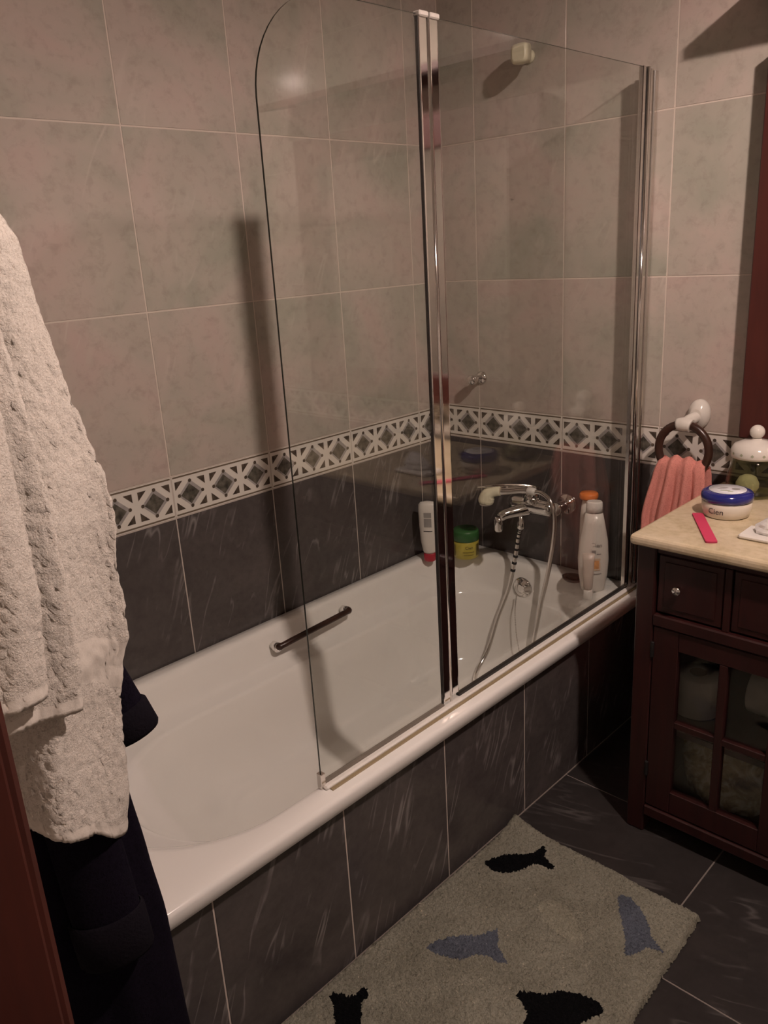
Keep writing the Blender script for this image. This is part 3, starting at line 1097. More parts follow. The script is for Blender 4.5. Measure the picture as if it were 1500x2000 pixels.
# tall white bottle
c = (0.600, -0.105, DZ0)
O = Thing('lotion_bottle', 'tall white tapered bottle with an orange printed label near the chrome profile', 'bottle', c)
VW2 = math.atan2(-2.028 - c[1], 1.696 - c[0])
ang = VW2 + PI / 2
prof = [(0.029, 0.018, 0.0), (0.033, 0.021, 0.004), (0.040, 0.024, 0.05), (0.0425, 0.025, 0.095), (0.039, 0.023, 0.15), (0.030, 0.020, 0.20), (0.0235, 0.017, 0.232)]
bd = O.part('bottle_body', MB().rings(rot_rings(ell_rings(prof, c), c, ang)), 'bottle_white')
O.part('cap', MB().rings(rot_rings(ell_rings([(0.0235, 0.017, 0.2325), (0.0228, 0.0165, 0.25), (0.022, 0.016, 0.262), (0.019, 0.014, 0.265)], c), c, ang)), 'plastic_white')
rv, rf = flat_word('Cien', 0.017, (c[0], c[1]), VW2, c[2] + 0.138, 0.0238, half=0.034)
mb = MB().add([(x - math.sin(VW2) * 0.008, y + math.cos(VW2) * 0.008, z) for x, y, z in rv], rf, 0)


def decal(z0, z1, x0, x1, mi, r=0.0255, half=0.036):
    v = []
    for k in range(9):
        x = x0 + (x1 - x0) * k / 8
        o = r * math.sqrt(max(0.05, 1 - (x / half) ** 2))
        for z in (z0, z1):
            v.append((c[0] - math.sin(VW2) * x + math.cos(VW2) * o, c[1] + math.cos(VW2) * x + math.sin(VW2) * o, c[2] + z))
    mb.add(v, [[2 * k, 2 * k + 2, 2 * k + 3, 2 * k + 1] for k in range(8)], mi, True)


decal(0.119, 0.128, -0.004, 0.007, 0)
decal(0.115, 0.118, 0.010, 0.022, 0)
decal(0.068, 0.104, -0.008, 0.020, 2, 0.0262)
decal(0.074, 0.098, 0.000, 0.016, 1, 0.0266)
decal(0.056, 0.0585, -0.008, 0.024, 0, 0.0258)
O.part('label', mb, ['label_grey', 'label_orange', 'label_peach'], bd)

# bottle with a wide orange cap just behind the tall one
c = (0.548, -0.046, DZ0)
O = Thing('shower_gel_bottle', 'bottle with a flat orange cap half hidden behind the tall white bottle', 'bottle', c)
O.part('bottle_body', MB().rings(ell_rings([(0.022, 0.018, 0.0), (0.024, 0.020, 0.004), (0.027, 0.021, 0.10), (0.024, 0.02, 0.20), (0.018, 0.016, 0.246)], c)), 'bottle_white')
O.part('cap', MB().lathe([(0.018, 0.2465), (0.025, 0.249), (0.0265, 0.254), (0.0265, 0.262), (0.024, 0.266), (0.002, 0.268)], c, 28), 'cap_orange')

# pale squeeze tube in front of it
c = (0.622, -0.168, DZ0)
O = Thing('squeeze_tube', 'small pale beige squeeze tube standing in front of the tall white bottle', 'tube', c)
O.part('cap', MB().lathe([(0.012, 0.0), (0.013, 0.002), (0.0125, 0.026), (0.011, 0.028)], c, 20), 'plastic_white')
O.part('tube_body', MB().rings(rot_rings(ell_rings([(0.010, 0.010, 0.0282), (0.0125, 0.0125, 0.034), (0.014, 0.012, 0.07), (0.0155, 0.007, 0.11), (0.0165, 0.0015, 0.135)], c), c, VW2 + PI / 2)), 'tube_beige')

# dark oval soap dish
c = (0.522, -0.082, DZ0)
O = Thing('soap_dish', 'small dark brown oval soap dish on the tub rim beside the bottles', 'soap dish', c)
O.part('dish', MB().rings(ell_rings([(0.024, 0.020, 0.0), (0.032, 0.026, 0.006), (0.033, 0.027, 0.012), (0.030, 0.024, 0.012), (0.024, 0.019, 0.006), (0.002, 0.002, 0.005)], c)), 'soap_brown')
O.part('soap', MB().rings(ell_rings([(0.018, 0.013, 0.007), (0.021, 0.016, 0.011), (0.020, 0.015, 0.016), (0.012, 0.008, 0.019), (0.001, 0.001, 0.0195)], c)), 'soap_brown')

# ------------------------------------------------------------------ vanity unit
VX0, VX1, VYF = 0.918, 1.645, -0.475
V = Thing('vanity_cabinet', 'dark red-brown wooden vanity cabinet with glazed doors beside the bath', 'cabinet', (1.28, -0.24, 0))
YB = -0.012
for x0, x1 in ((VX0, 0.961), (VX1 - 0.043, VX1)):
    V.part('leg', MB().box(x0, x1, VYF, VYF + 0.043, 0, 0.733, bev=0.003), 'wood_dark')
    V.part('leg', MB().box(x0, x1, YB - 0.043, YB, 0, 0.733, bev=0.003), 'wood_dark')
for x0 in (VX0 + 0.012, VX1 - 0.03):
    V.part('side_panel', MB().box(x0, x0 + 0.018, VYF + 0.043, YB - 0.043, 0.05, 0.733), 'wood_dark')
V.part('back_panel', MB().box(0.961, VX1 - 0.043, YB - 0.016, YB - 0.004, 0.05, 0.733), 'wood_dark')
V.part('top_rail', MB().box(0.961, VX1 - 0.043, VYF + 0.006, VYF + 0.03, 0.716, 0.733, bev=0.0015), 'wood_dark')
V.part('middle_rail', MB().box(0.961, VX1 - 0.043, VYF - 0.003, VYF + 0.035, 0.548, 0.576, bev=0.003), 'wood_dark')
V.part('bottom_rail', MB().box(0.961, VX1 - 0.043, VYF - 0.003, VYF + 0.035, 0.050, 0.078, bev=0.003), 'wood_dark')
V.part('floor_panel', MB().box(0.961, VX1 - 0.043, VYF + 0.035, YB - 0.016, 0.060, 0.076), 'wood_dark')
V.part('drawer_box_floor', MB().box(0.961, VX1 - 0.043, VYF + 0.035, YB - 0.016, 0.552, 0.564), 'wood_dark')
V.part('shelf', MB().box(0.961, VX1 - 0.043, VYF + 0.045, YB - 0.016, 0.262, 0.276), 'wood_dark')
VR = VX1 - 0.043
for x in (1.109, VR - 0.152):
    V.part('divider', MB().box(x, x + 0.014, VYF + 0.004, VYF + 0.03, 0.576, 0.716, bev=0.0015), 'wood_dark')


def drawer(x0, x1):
    d = V.part('drawer', MB().box(x0, x1, VYF + 0.008, VYF + 0.028, 0.579, 0.7145, bev=0.003), 'wood_dark')
    V.part('drawer_panel', MB().box(x0 + 0.016, x1 - 0.016, VYF + 0.0055, VYF + 0.008, 0.594, 0.700, bev=0.001), 'wood_dark', d)
    return d


d1 = drawer(0.9635, 1.1075)
knob = [(0.004, 0.0), (0.004, 0.008), (0.009, 0.012), (0.0105, 0.017), (0.008, 0.022), (0.001, 0.0235)]
V.part('knob', MB().lathe(knob, (1.015, VYF + 0.0055, 0.647), 20, axis='y'), 'chrome', d1, 'small round chrome knob')
drawer(1.1245, VR - 0.1535)
d3 = drawer(VR - 0.1365, VR - 0.0025)
V.part('knob', MB().lathe(knob, (VR - 0.07, VYF + 0.0055, 0.647), 20, axis='y'), 'chrome', d3)


def glazed_door(x0, x1, hinge_left):
    z0, z1 = 0.081, 0.545
    st = 0.058
    y0, y1 = VYF + 0.002, VYF + 0.022
    d = V.part('door', MB().box(x0, x0 + st, y0, y1, z0, z1, bev=0.0015).box(x1 - st, x1, y0, y1, z0, z1, bev=0.0015)
               .box(x0 + st, x1 - st, y0, y1, 0.500, z1, bev=0.0015).box(x0 + st, x1 - st, y0, y1, z0, 0.137, bev=0.0015), 'wood_dark')
    xm = (x0 + x1) / 2
    V.part('muntin', MB().box(xm - 0.009, xm + 0.009, y0, y1, 0.137, 0.500, bev=0.0015), 'wood_dark', d)
    V.part('muntin', MB().box(x0 + st, x1 - st, y0 + 0.001, y1 - 0.001, 0.307, 0.323, bev=0.0015), 'wood_dark', d)
    for px0, px1 in ((x0 + st, xm - 0.009), (xm + 0.009, x1 - st)):
        for pz0, pz1 in ((0.137, 0.307), (0.323, 0.500)):
            V.part('pane', MB().box(px0 - 0.002, px1 + 0.002, y0 + 0.010, y0 + 0.012, pz0 - 0.002, pz1 + 0.002), 'glass_pane', d)
    hx = x0 if hinge_left else x1
    for z in (0.16, 0.47):
        V.part('hinge', MB().lathe([(0.004, z), (0.0045, z + 0.002), (0.0045, z + 0.036), (0.004, z + 0.038)], (hx, y0 - 0.001, 0), 10), 'hinge_black', d)
    return d


glazed_door(0.9625, 1.2775, True)
dd = glazed_door(1.2805, VR - 0.0015, False)
V.part('knob', MB().lathe(knob, (1.309, VYF + 0.002, 0.32), 20, axis='y'), 'chrome', dd)

wt = MB().box(0.908, 1.66, -0.497, -0.004, 0.7335, 0.758).build('worktop', 'marble_cream', None, (1.28, -0.25, 0.733))
bevel(wt, 0.009, 3)
tag(wt, 'cream marble worktop on the dark wooden vanity', 'worktop')

# things behind the glazed doors
def paper_roll(c, horiz, label, grp='toilet rolls behind the glass door'):
    o = Thing('toilet_roll', label, 'toilet roll', c, grp)
    ax = horiz or 'z'
    prof = [(0.020, 0.0), (0.051, 0.0), (0.053, 0.003), (0.053, 0.097), (0.051, 0.10), (0.020, 0.10)]
    mb = MB()
    cc = c if ax == 'z' else (c[0], c[1], c[2] + 0.0535)
    mb.lathe(prof, cc, 28, 0, ax)
    o.part('paper', mb, 'paper_white')
    o.part('core', MB().lathe([(0.0199, -0.0006), (0.0199, 0.1006)], cc, 20, 0, ax), 'cardboard')
    return o


paper_roll((1.005, -0.315, 0.2762), None, 'white toilet roll standing upright on the cabinet shelf')
paper_roll((1.105, -0.235, 0.2762), 'x', 'white toilet roll lying on its side on the cabinet shelf')
c = (1.10, -0.33, 0.0762)
O = Thing('fabric_bag', 'crumpled cream and gold bag in the bottom of the glazed cabinet', 'bag', c)
R = []
for i in range(9):
    t = i / 8
    ring = []
    for k in range(40):
        a = 2 * PI * k / 40
        f = 1 + 0.10 * math.sin(3 * a + 4 * t) + 0.06 * math.sin(7 * a + 9 * t + 1) + 0.05 * (hash2(i, k, 3) - 0.5)
        s = interp([(0, 0.85), (0.3, 1.0), (0.7, 0.92), (0.9, 0.75), (1, 0.5)], t)
        ring.append((c[0] + 0.115 * f * s * math.cos(a), c[1] + 0.055 * f * s * math.sin(a), c[2] + 0.165 * t * (1 + 0.06 * math.sin(2 * a + 1) * t)))
    R.append(ring)
O.part('bag_body', MB().rings(R), 'gold_bag')
mb = MB().tube(smooth_path([(c[0] - 0.04, c[1] - 0.01, c[2] + 0.158), (c[0] - 0.02, c[1] - 0.03, c[2] + 0.178), (c[0] + 0.03, c[1] - 0.03, c[2] + 0.176), (c[0] + 0.05, c[1] - 0.01, c[2] + 0.158)]), 0.004, 8)
O.part('cord_handle', mb, 'cotton')

# ------------------------------------------------------------------ things on the worktop
WZ = 0.7582
c = (1.020, -0.262, WZ)
VJ = math.atan2(-2.028 - c[1], 1.696 - c[0])
O = Thing('cream_jar', 'round cream jar with glossy dark blue lid on the worktop', 'jar', c)
jb = O.part('jar_body', MB().lathe([(0.044, 0.0), (0.049, 0.003), (0.0525, 0.02), (0.053, 0.034), (0.050, 0.036)], c, 48), 'jar_body')
ld = O.part('lid', MB().lathe([(0.051, 0.0363), (0.0545, 0.038), (0.0555, 0.045), (0.0545, 0.052), (0.050, 0.0565), (0.042, 0.0585), (0.002, 0.059)], c, 48), 'lid_blue')
O.part('lid_sticker', MB().lathe([(0.0395, 0.0588), (0.0395, 0.0594), (0.001, 0.0595)], c, 48), 'label_pale', ld)
mb = MB()
for x0, x1, y0, y1, mi in ((0.008, 0.026, -0.006, 0.010, 1), (-0.016, 0.006, -0.016, -0.011, 0), (-0.022, 0.0, -0.004, 0.0, 2), (-0.018, 0.002, 0.006, 0.010, 2), (0.0, 0.012, -0.022, -0.018, 0)):
    t = (-math.sin(VJ), math.cos(VJ)); nn = (-math.cos(VJ), -math.sin(VJ))
    n = 16
    q = []
    for k in range(n):
        a = 2 * PI * k / n
        x = (x0 + x1) / 2 + (x1 - x0) / 2 * math.cos(a); y = (y0 + y1) / 2 + (y1 - y0) / 2 * math.sin(a)
        q.append((c[0] + t[0] * x + nn[0] * y, c[1] + t[1] * x + nn[1] * y, c[2] + 0.0598))
    mb.add(q, [list(range(n))], mi)
O.part('sticker_print', mb, ['label_green', 'label_grey', 'border_grey'], ld)
vs, fs = text_mesh('Cien', 0.0185)
O.part('lettering', MB().add([(x, y, z) for x, y, z in wrap(vs, c, 0.0528, VJ - 0.42, c[2] + 0.0135)], fs), 'print_dark', jb)

# pink nail file
c = (1.0205, -0.378, WZ)
O = Thing('nail_file', 'flat pink nail file lying in front of the blue-lidded jar', 'nail file', c)
dv = Vector((1.071 - 0.970, -0.458 + 0.298, 0)).normalized()
sv = Vector((-dv.y, dv.x, 0))
mb = MB()
hl, hw = 0.094, 0.0115
n = 8
ring = []
for s, e in ((1, 1), (-1, -1)):
    for k in range(n + 1):
        a = -PI / 2 + PI * k / n
        px = e * (hl - 0.003 + 0.003 * math.cos(a))
        py = e * hw * math.sin(a)
        ring.append((px, py))
R = [[tuple(Vector(c) + dv * x * s + sv * y * s + Vector((0, 0, z))) for x, y in ring] for z, s in ((0.0, 1), (0.0032, 1))]
O.part('board', MB().rings(R, 0, True, False, False), 'file_edge')
O.part('abrasive_face', MB().rings([[tuple(Vector(c) + dv * x + sv * y + Vector((0, 0, z))) for x, y in ring] for z in (0.0032, 0.0042)], 0, False, True, False), 'file_pink')

# glass jar with white lid
c = (1.010, -0.082, WZ)
O = Thing('glass_jar', 'olive glass jar with white knobbed ceramic lid at the back of the worktop', 'jar', c)
O.part('glass', MB().lathe([(0.040, 0.0), (0.052, 0.002), (0.060, 0.012), (0.062, 0.035), (0.057, 0.062), (0.050, 0.080), (0.048, 0.092), (0.045, 0.092), (0.047, 0.080), (0.054, 0.061), (0.058, 0.036), (0.056, 0.014), (0.048, 0.006), (0.002, 0.006)], c, 40), 'glass_jar')
ld = O.part('lid', MB().lathe([(0.044, 0.0922), (0.054, 0.094), (0.056, 0.100), (0.055, 0.112), (0.048, 0.124), (0.030, 0.132), (0.012, 0.135), (0.009, 0.139)], c, 40), 'ceramic_white')
kp = [(0.009, 0.139)] + [(0.0165 * math.sin(a) + 0.0005, 0.153 - 0.0165 * math.cos(a)) for a in [0.55 + (PI - 0.55) * k / 12 for k in range(13)]]
O.part('lid_knob', MB().lathe(kp, c, 24), 'ceramic_white', ld)
mb = MB()
for k in range(14):
    a = 2 * PI * k / 14
    q = [(c[0] + 0.0563 * math.cos(a + dx), c[1] + 0.0563 * math.sin(a + dx), c[2] + 0.106 + dz) for dx, dz in ((-0.07, 0), (0, -0.004), (0.07, 0), (0, 0.004))]
    mb.add(q, [[0, 1, 2, 3]], 0)
O.part('lid_flowers', mb, 'ceramic_print', ld)
c2 = (c[0] - 0.004, c[1] - 0.026, WZ + 0.0065)
o = MB().lathe([(0.008, 0.0), (0.019, 0.004), (0.0255, 0.016), (0.026, 0.028), (0.019, 0.042), (0.008, 0.048), (0.001, 0.049)], c2, 20).build('cotton_ball', 'cotton', None, c2)
tag(o, 'pale round cotton ball inside the olive glass jar', 'cotton ball')

# folded foil packet on a small white tray at the frame's edge
c = (1.145, -0.372, WZ)
O = Thing('soap_tray', 'shallow white tray at the right end of the worktop view', 'tray', c)
O.part('tray', MB().box(c[0] - 0.045, c[0] + 0.075, c[1] - 0.030, c[1] + 0.040, WZ, WZ + 0.011, bev=0.004), 'plastic_white')
mb = MB()
c = (1.163, -0.362, WZ + 0.0113)
R = []
for i in range(8):
    t = i / 7
    ring = []
    for k in range(18):
        a = 2 * PI * k / 18
        s = interp([(0, 1.0), (0.25, 1.05), (0.6, 0.8), (1, 0.35)], t) * (1 + 0.25 * (hash2(i, k, 8) - 0.5))
        ring.append((c[0] + 0.040 * s * math.cos(a) + 0.012 * t, c[1] + 0.026 * s * math.sin(a), c[2] + 0.045 * t))
    R.append(ring)
o = mb.rings(R, smooth=False).build('foil_packet', 'foil_white', None, c)
tag(o, 'crumpled shiny white packet lying on the white tray', 'packet')

# ------------------------------------------------------------------ mirror, with an added board above it
Mr = Thing('wall_mirror', 'large mirror in a dark red wooden frame above the vanity', 'mirror', (1.45, 0, 0.88))
MX0, MX1, MZ0, MZ1 = 0.957, 1.95, 0.886, 1.735
Mr.part('frame_stile', MB().box(MX0, MX0 + 0.105, -0.058, -0.001, MZ0, MZ1, bev=0.003), 'wood_frame')
Mr.part('frame_stile', MB().box(MX1 - 0.105, MX1, -0.058, -0.001, MZ0, MZ1, bev=0.003), 'wood_frame')
Mr.part('frame_rail', MB().box(MX0 + 0.105, MX1 - 0.105, -0.058, -0.001, MZ0, MZ0 + 0.09, bev=0.003), 'wood_frame')
Mr.part('frame_rail', MB().box(MX0 + 0.105, MX1 - 0.105, -0.058, -0.001, MZ1 - 0.09, MZ1, bev=0.003), 'wood_frame')
Mr.part('looking_glass', MB().box(MX0 + 0.10, MX1 - 0.10, -0.030, -0.004, MZ0 + 0.085, MZ1 - 0.085), 'mirror')
# unseen board added above the mirror, sloped to cast the wall shadow
Cn = Thing('shadow_board', 'unseen dark board added above the mirror to cast a shadow', 'shelf', (1.45, 0, 1.85))
x0, x1 = 0.909, 2.0
mb = MB().add([(x0, -0.16, 1.822), (x1, -0.16, 1.822), (x1, -0.0005, 1.850), (x0, -0.0005, 1.850), (x0, -0.16, 1.842), (x1, -0.16, 1.842), (x1, -0.0005, 1.87), (x0, -0.0005, 1.87)],
              [(0, 3, 2, 1), (4, 5, 6, 7), (0, 1, 5, 4), (2, 3, 7, 6), (0, 4, 7, 3), (1, 2, 6, 5)])
Cn.part('board', mb, 'wood_frame')
Cn.part('wall_batten', MB().box(x0 + 0.03, x1 - 0.03, -0.03, -0.001, 1.815, 1.844, bev=0.002), 'wood_frame')

# ------------------------------------------------------------------ towel ring and hand towel
Tr = Thing('towel_ring', 'dark wooden towel ring on a white ceramic wall mount', 'towel ring', (0.83, 0, 0.92))
mp_ = Tr.part('wall_mount', MB().rings([[(0.838 + a * math.cos(2 * PI * k / 28), -y, 0.925 + b2 * math.sin(2 * PI * k / 28)) for k in range(28)] for a, b2, y in ((0.025, 0.036, 0.0), (0.027, 0.038, 0.003), (0.027, 0.038, 0.016), (0.024, 0.034, 0.024), (0.017, 0.022, 0.030), (0.015, 0.016, 0.034))], 0), 'ceramic_white')
arm = smooth_path([(0.838, -0.026, 0.920), (0.834, -0.042, 0.918), (0.828, -0.054, 0.913), (0.825, -0.062, 0.906)], 6)
Tr.part('arm', MB().tube(arm, 0.0145, 16), 'ceramic_white', mp_)
RC, RRd = (0.824, -0.062, 0.840), 0.066
lc = MB()
lr = [[(RC[0] + (RRd + rr_ * math.sin(b2)) * math.sin(a), RC[1] - rr_ * math.cos(b2), RC[2] + (RRd + rr_ * math.sin(b2)) * math.cos(a)) for b2 in [2 * PI * k / 14 for k in range(14)]] for a, rr_ in [(-0.27 + 0.54 * k / 8, 0.0185 - 0.002 * abs(k - 4) / 4) for k in range(9)]]
Tr.part('ring_clasp', lc.rings(lr), 'ceramic_white', mp_)
mb = MB()
rs = [[(RC[0] + (RRd + 0.0105 * math.sin(b2)) * math.sin(a), RC[1] - 0.0105 * math.cos(b2), RC[2] + (RRd + 0.0105 * math.sin(b2)) * math.cos(a)) for b2 in [2 * PI * k / 14 for k in range(14)]] for a in [2 * PI * k / 48 for k in range(49)]]
Tr.part('ring', mb.rings(rs, 0, False, False), 'wood_ring')

# pink towel: front and back leaf over the ring's lower arc, gathered in soft pleats
mb = MB()
nu, nv = 44, 70
for side in (0, 1):
    vs = []
    for i in range(nv + 1):
        t = i / nv
        z = 0.820 - (0.820 - (0.10 if side == 0 else 0.16)) * t
        xl = interp([(0.10, 0.752), (0.40, 0.742), (0.66, 0.738), (0.78, 0.758), (0.820, 0.768)], z)
        xr = interp([(0.10, 0.908), (0.50, 0.902), (0.70, 0.898), (0.78, 0.892), (0.820, 0.884)], z)
        lean = interp([(0.10, -0.135), (0.40, -0.118), (0.66, -0.098), (0.78, -0.088), (0.808, -0.084), (0.820, -0.066)], z)
        for j in range(nu + 1):
            u = j / nu
            amp = 0.010 * min(1, t * 6 + 0.15)
            y = lean - amp * (math.sin(u * 21 + 0.6 + 0.8 * math.sin(t * 3)) * 0.8 + 0.5 * math.sin(u * 38 + 1 + t * 2))
            y += 0.012 * (2 * u - 1) ** 4
            if side:
                y = -0.040 + 0.010 * math.sin(u * 17 + 2) * min(1, t * 6) * 0.6
                y = y - (0.02 if t < 0.02 else 0)
            sag = 0.008 * (2 * u - 1) ** 2 * max(0, 1 - t * 8)
            vs.append((xl + (xr - xl) * u, y, z - sag + 0.004 * math.sin(u * 21 + 0.6) * max(0, 1 - t * 5)))
    fs = [(i * (nu + 1) + j, i * (nu + 1) + j + 1, (i + 1) * (nu + 1) + j + 1, (i + 1) * (nu + 1) + j) for i in range(nv) for j in range(nu)]
    mb.add(vs, fs, 0, True)
nn_ = nu + 1
half = (nv + 1) * nn_
mb.f += [[j + 1, j, half + j, half + j + 1] for j in range(nu)]
mb.mi += [0] * nu
mb.sm += [True] * nu
pt = mb.build('hand_towel', 'towel_pink', None, (0.82, -0.07, 0.80))
sd = pt.modifiers.new('thick', 'SOLIDIFY'); sd.thickness = 0.005; sd.offset = 0
tag(pt, 'salmon pink hand towel hanging through the wooden ring', 'towel')

# ------------------------------------------------------------------ bath mat with fish
RUGZ = 0.0
rugc = [(0.712, -0.648), (1.180, -0.648), (1.205, -1.46), (0.708, -1.46)]
fish = {
    'black': [
        [(0.748, -0.821), (0.753, -0.799), (0.766, -0.768), (0.798, -0.742), (0.816, -0.722), (0.819, -0.693), (0.817, -0.681), (0.83, -0.697), (0.835, -0.693), (0.839, -0.716), (0.859, -0.725), (0.879, -0.729), (0.88, -0.74), (0.867, -0.745), (0.845, -0.745), (0.834, -0.763), (0.821, -0.795), (0.802, -0.817), (0.775, -0.829)],
        [(0.738, -1.292), (0.736, -1.283), (0.75, -1.272), (0.765, -1.27), (0.773, -1.257), (0.771, -1.241), (0.782, -1.234), (0.793, -1.245), (0.795, -1.265), (0.815, -1.283), (0.832, -1.303), (0.858, -1.346), (0.841, -1.361), (0.797, -1.333), (0.776, -1.317), (0.759, -1.304)],
        [(1.005, -1.06), (1.003, -1.047), (1.023, -1.034), (1.042, -1.027), (1.058, -0.999), (1.091, -0.981), (1.118, -0.972), (1.14, -0.975), (1.144, -0.991), (1.131, -1.013), (1.122, -1.042), (1.11, -1.065), (1.087, -1.079), (1.079, -1.1), (1.061, -1.122), (1.048, -1.1), (1.042, -1.078), (1.023, -1.066)]],
    'blue': [
        [(0.802, -1.087), (0.807, -1.063), (0.824, -1.034), (0.846, -1.012), (0.866, -0.995), (0.873, -0.978), (0.885, -0.956), (0.898, -0.97), (0.91, -0.99), (0.935, -1.002), (0.951, -1.01), (0.936, -1.02), (0.912, -1.022), (0.891, -1.036), (0.879, -1.062), (0.858, -1.075), (0.826, -1.086)],
        [(1.03, -0.722), (1.031, -0.706), (1.051, -0.704), (1.079, -0.718), (1.101, -0.734), (1.12, -0.754), (1.129, -0.768), (1.149, -0.779), (1.167, -0.789), (1.151, -0.794), (1.135, -0.8), (1.13, -0.817), (1.124, -0.836), (1.115, -0.846), (1.107, -0.84), (1.098, -0.815), (1.079, -0.789), (1.053, -0.758)]],
    'pale': [[(0.905, -0.845), (0.925, -0.815), (0.965, -0.81), (1.0, -0.835), (1.03, -0.86), (1.02, -0.885), (0.985, -0.885), (0.945, -0.878)]],
}


def inside(p, poly):
    r = False
    for i in range(len(poly)):
        (x1, y1), (x2, y2) = poly[i - 1], poly[i]
        if (y1 > p[1]) != (y2 > p[1]) and p[0] < (x2 - x1) * (p[1] - y1) / (y2 - y1) + x1:
            r = not r
    return r


NU, NVV = 150, 250
flat = [('black', q) for q in fish['black']] + [('blue', q) for q in fish['blue']] + [('pale', q) for q in fish['pale']]
boxes = [(min(p[0] for p in q), max(p[0] for p in q), min(p[1] for p in q), max(p[1] for p in q)) for _, q in flat]
gv = []
rnd = random.Random(5)
for i in range(NVV + 1):
    t = i / NVV
    for j in range(NU + 1):
        u = j / NU
        x = (rugc[0][0] * (1 - u) + rugc[1][0] * u) * (1 - t) + (rugc[3][0] * (1 - u) + rugc[2][0] * u) * t
        y = (rugc[0][1] * (1 - u) + rugc[1][1] * u) * (1 - t) + (rugc[3][1] * (1 - u) + rugc[2][1] * u) * t
        e = min(u * 0.48, (1 - u) * 0.48, t * 0.8, (1 - t) * 0.8)
        z = 0.003 + 0.015 * min(1, e / 0.008) ** 0.5 + rnd.uniform(-0.0026, 0.0026)
        # the corner against the bath panel curls up a little
        dc = math.hypot(x - 0.712, y + 0.648)
        z += 0.022 * max(0, 1 - dc / 0.10) ** 2
        z += 0.002 * math.sin(x * 31) * math.sin(y * 23)
        jx, jy = rnd.uniform(-0.0012, 0.0012), rnd.uniform(-0.0012, 0.0012)
        if e < 0.002:
            jx *= 2; jy *= 2
            z = 0.003 if dc > 0.1 else z - 0.012
        gv.append((max(x + jx, 0.7035), y + jy, z))
faces = {k: [] for k in range(-1, len(flat))}
for i in range(NVV):
    for j in range(NU):
        q = [i * (NU + 1) + j, (i + 1) * (NU + 1) + j, (i + 1) * (NU + 1) + j + 1, i * (NU + 1) + j + 1]
        cx = sum(gv[k][0] for k in q) / 4
        cy = sum(gv[k][1] for k in q) / 4
        hit = -1
        for k, (_, poly) in enumerate(flat):
            bx = boxes[k]
            if bx[0] <= cx <= bx[1] and bx[2] <= cy <= bx[3] and inside((cx, cy), poly):
                hit = k
                break
        faces[hit].append(q)


def sub_mesh(fl_):
    used = sorted({k for q in fl_ for k in q})
    mp = {k: n for n, k in enumerate(used)}
    return MB().add([gv[k] for k in used], [[mp[k] for k in q] for q in fl_], 0, True)


Rg = Thing('bath_mat', 'sage green tufted bath mat with black and blue fish on the floor', 'bath mat', (0.95, -1.05, 0))
Rg.part('pile', sub_mesh(faces[-1]), 'rug_sage')
Rg.part('backing', MB().box(0.716, 1.174, -1.45, -0.655, 0.0005, 0.004), 'rug_sage')
for k, (cname, _) in enumerate(flat):
    if faces[k]:
        nm = {'black': 'black fish motif', 'blue': 'blue-grey fish motif', 'pale': 'pale cream fish motif'}[cname]
        Rg.part('fish_motif', sub_mesh(faces[k]), 'rug_' + cname, None, nm)

# ------------------------------------------------------------------ towel and robe hanging beside the door
TP = Vector((1.005, -1.70, 0.0))
TN = Vector((-0.907, 0.42, 0)).normalized()
TRt = Vector((0.42, 0.907, 0)).normalized()


def hang(X, Y, Z):
    q = TP + TRt * X + TN * Y
    return (q.x, max(q.y, FY + 0.016), Z)


def sheet(mb, xr_tab, xl_tab, ztop, zhem, depth, nu, nv, seed, curl=0.035, amp=0.010, band=None):
    vs, mis = [], []
    rr_ = random.Random(seed)
    for i in range(nv + 1):
        t = i / nv
        for j in range(nu + 1):
            u = j / nu
            z = ztop + (zhem(u) - ztop) * t
            xr, xl = interp(xr_tab, z), interp(xl_tab, z)
            X = xl + (xr - xl) * u
            Y = depth(u, z)
            Y += amp * (math.sin(u * 9 + z * 5 + seed) + 0.6 * math.sin(u * 17 - z * 9 + seed * 2)) * min(1, 0.4 + t)
            if u > 0.35:
                Y += curl * ((u - 0.35) / 0.65) ** 2
            Y += rr_.uniform(-1, 1) * 0.0016
            X += rr_.uniform(-1, 1) * 0.0008
            vs.append(hang(X, Y, z))
    fs, mi = [], []
    for i in range(nv):
        for j in range(nu):
            fs.append([i * (nu + 1) + j, (i + 1) * (nu + 1) + j, (i + 1) * (nu + 1) + j + 1, i * (nu + 1) + j + 1])
            mi.append(1 if (i >= nv - 3 or (band and band[0] < i / nv < band[1])) else 0)
    o = len(mb.v)
    mb.v += vs
    mb.f += [[k + o for k in f] for f in fs]
    mb.mi += mi
    mb.sm += [True] * len(fs)


xrC = [(0.734, -0.038), (0.798, -0.027), (0.845, -0.024), (0.903, -0.020), (0.958, -0.009), (0.981, 0.0), (1.011, 0.003), (1.07, 0.003), (1.126, 0.008), (1.16, 0.005), (1.21, -0.007), (1.287, -0.022), (1.35, -0.032), (1.396, -0.037), (1.414, -0.046), (1.47, -0.075), (1.55, -0.115)]
xlC = [(0.78, -0.20), (1.3, -0.20), (1.45, -0.18), (1.55, -0.15)]
xrB = [(0.954, -0.054), (0.998, -0.049), (1.063, -0.046), (1.131, -0.047), (1.229, -0.051), (1.324, -0.060), (1.45, -0.09), (1.55, -0.12)]
xrA = [(0.985, -0.080), (1.044, -0.075), (1.094, -0.070), (1.187, -0.071), (1.259, -0.071), (1.41, -0.09), (1.55, -0.125)]
mb = MB()
sheet(mb, xrC, xlC, 1.555, lambda u: interp([(0, 0.865), (0.3, 0.842), (0.5, 0.822), (0.75, 0.785), (1, 0.738)], u), lambda u, z: 0.015, 80, 160, 1, 0.075, 0.009, (0.70, 0.765))
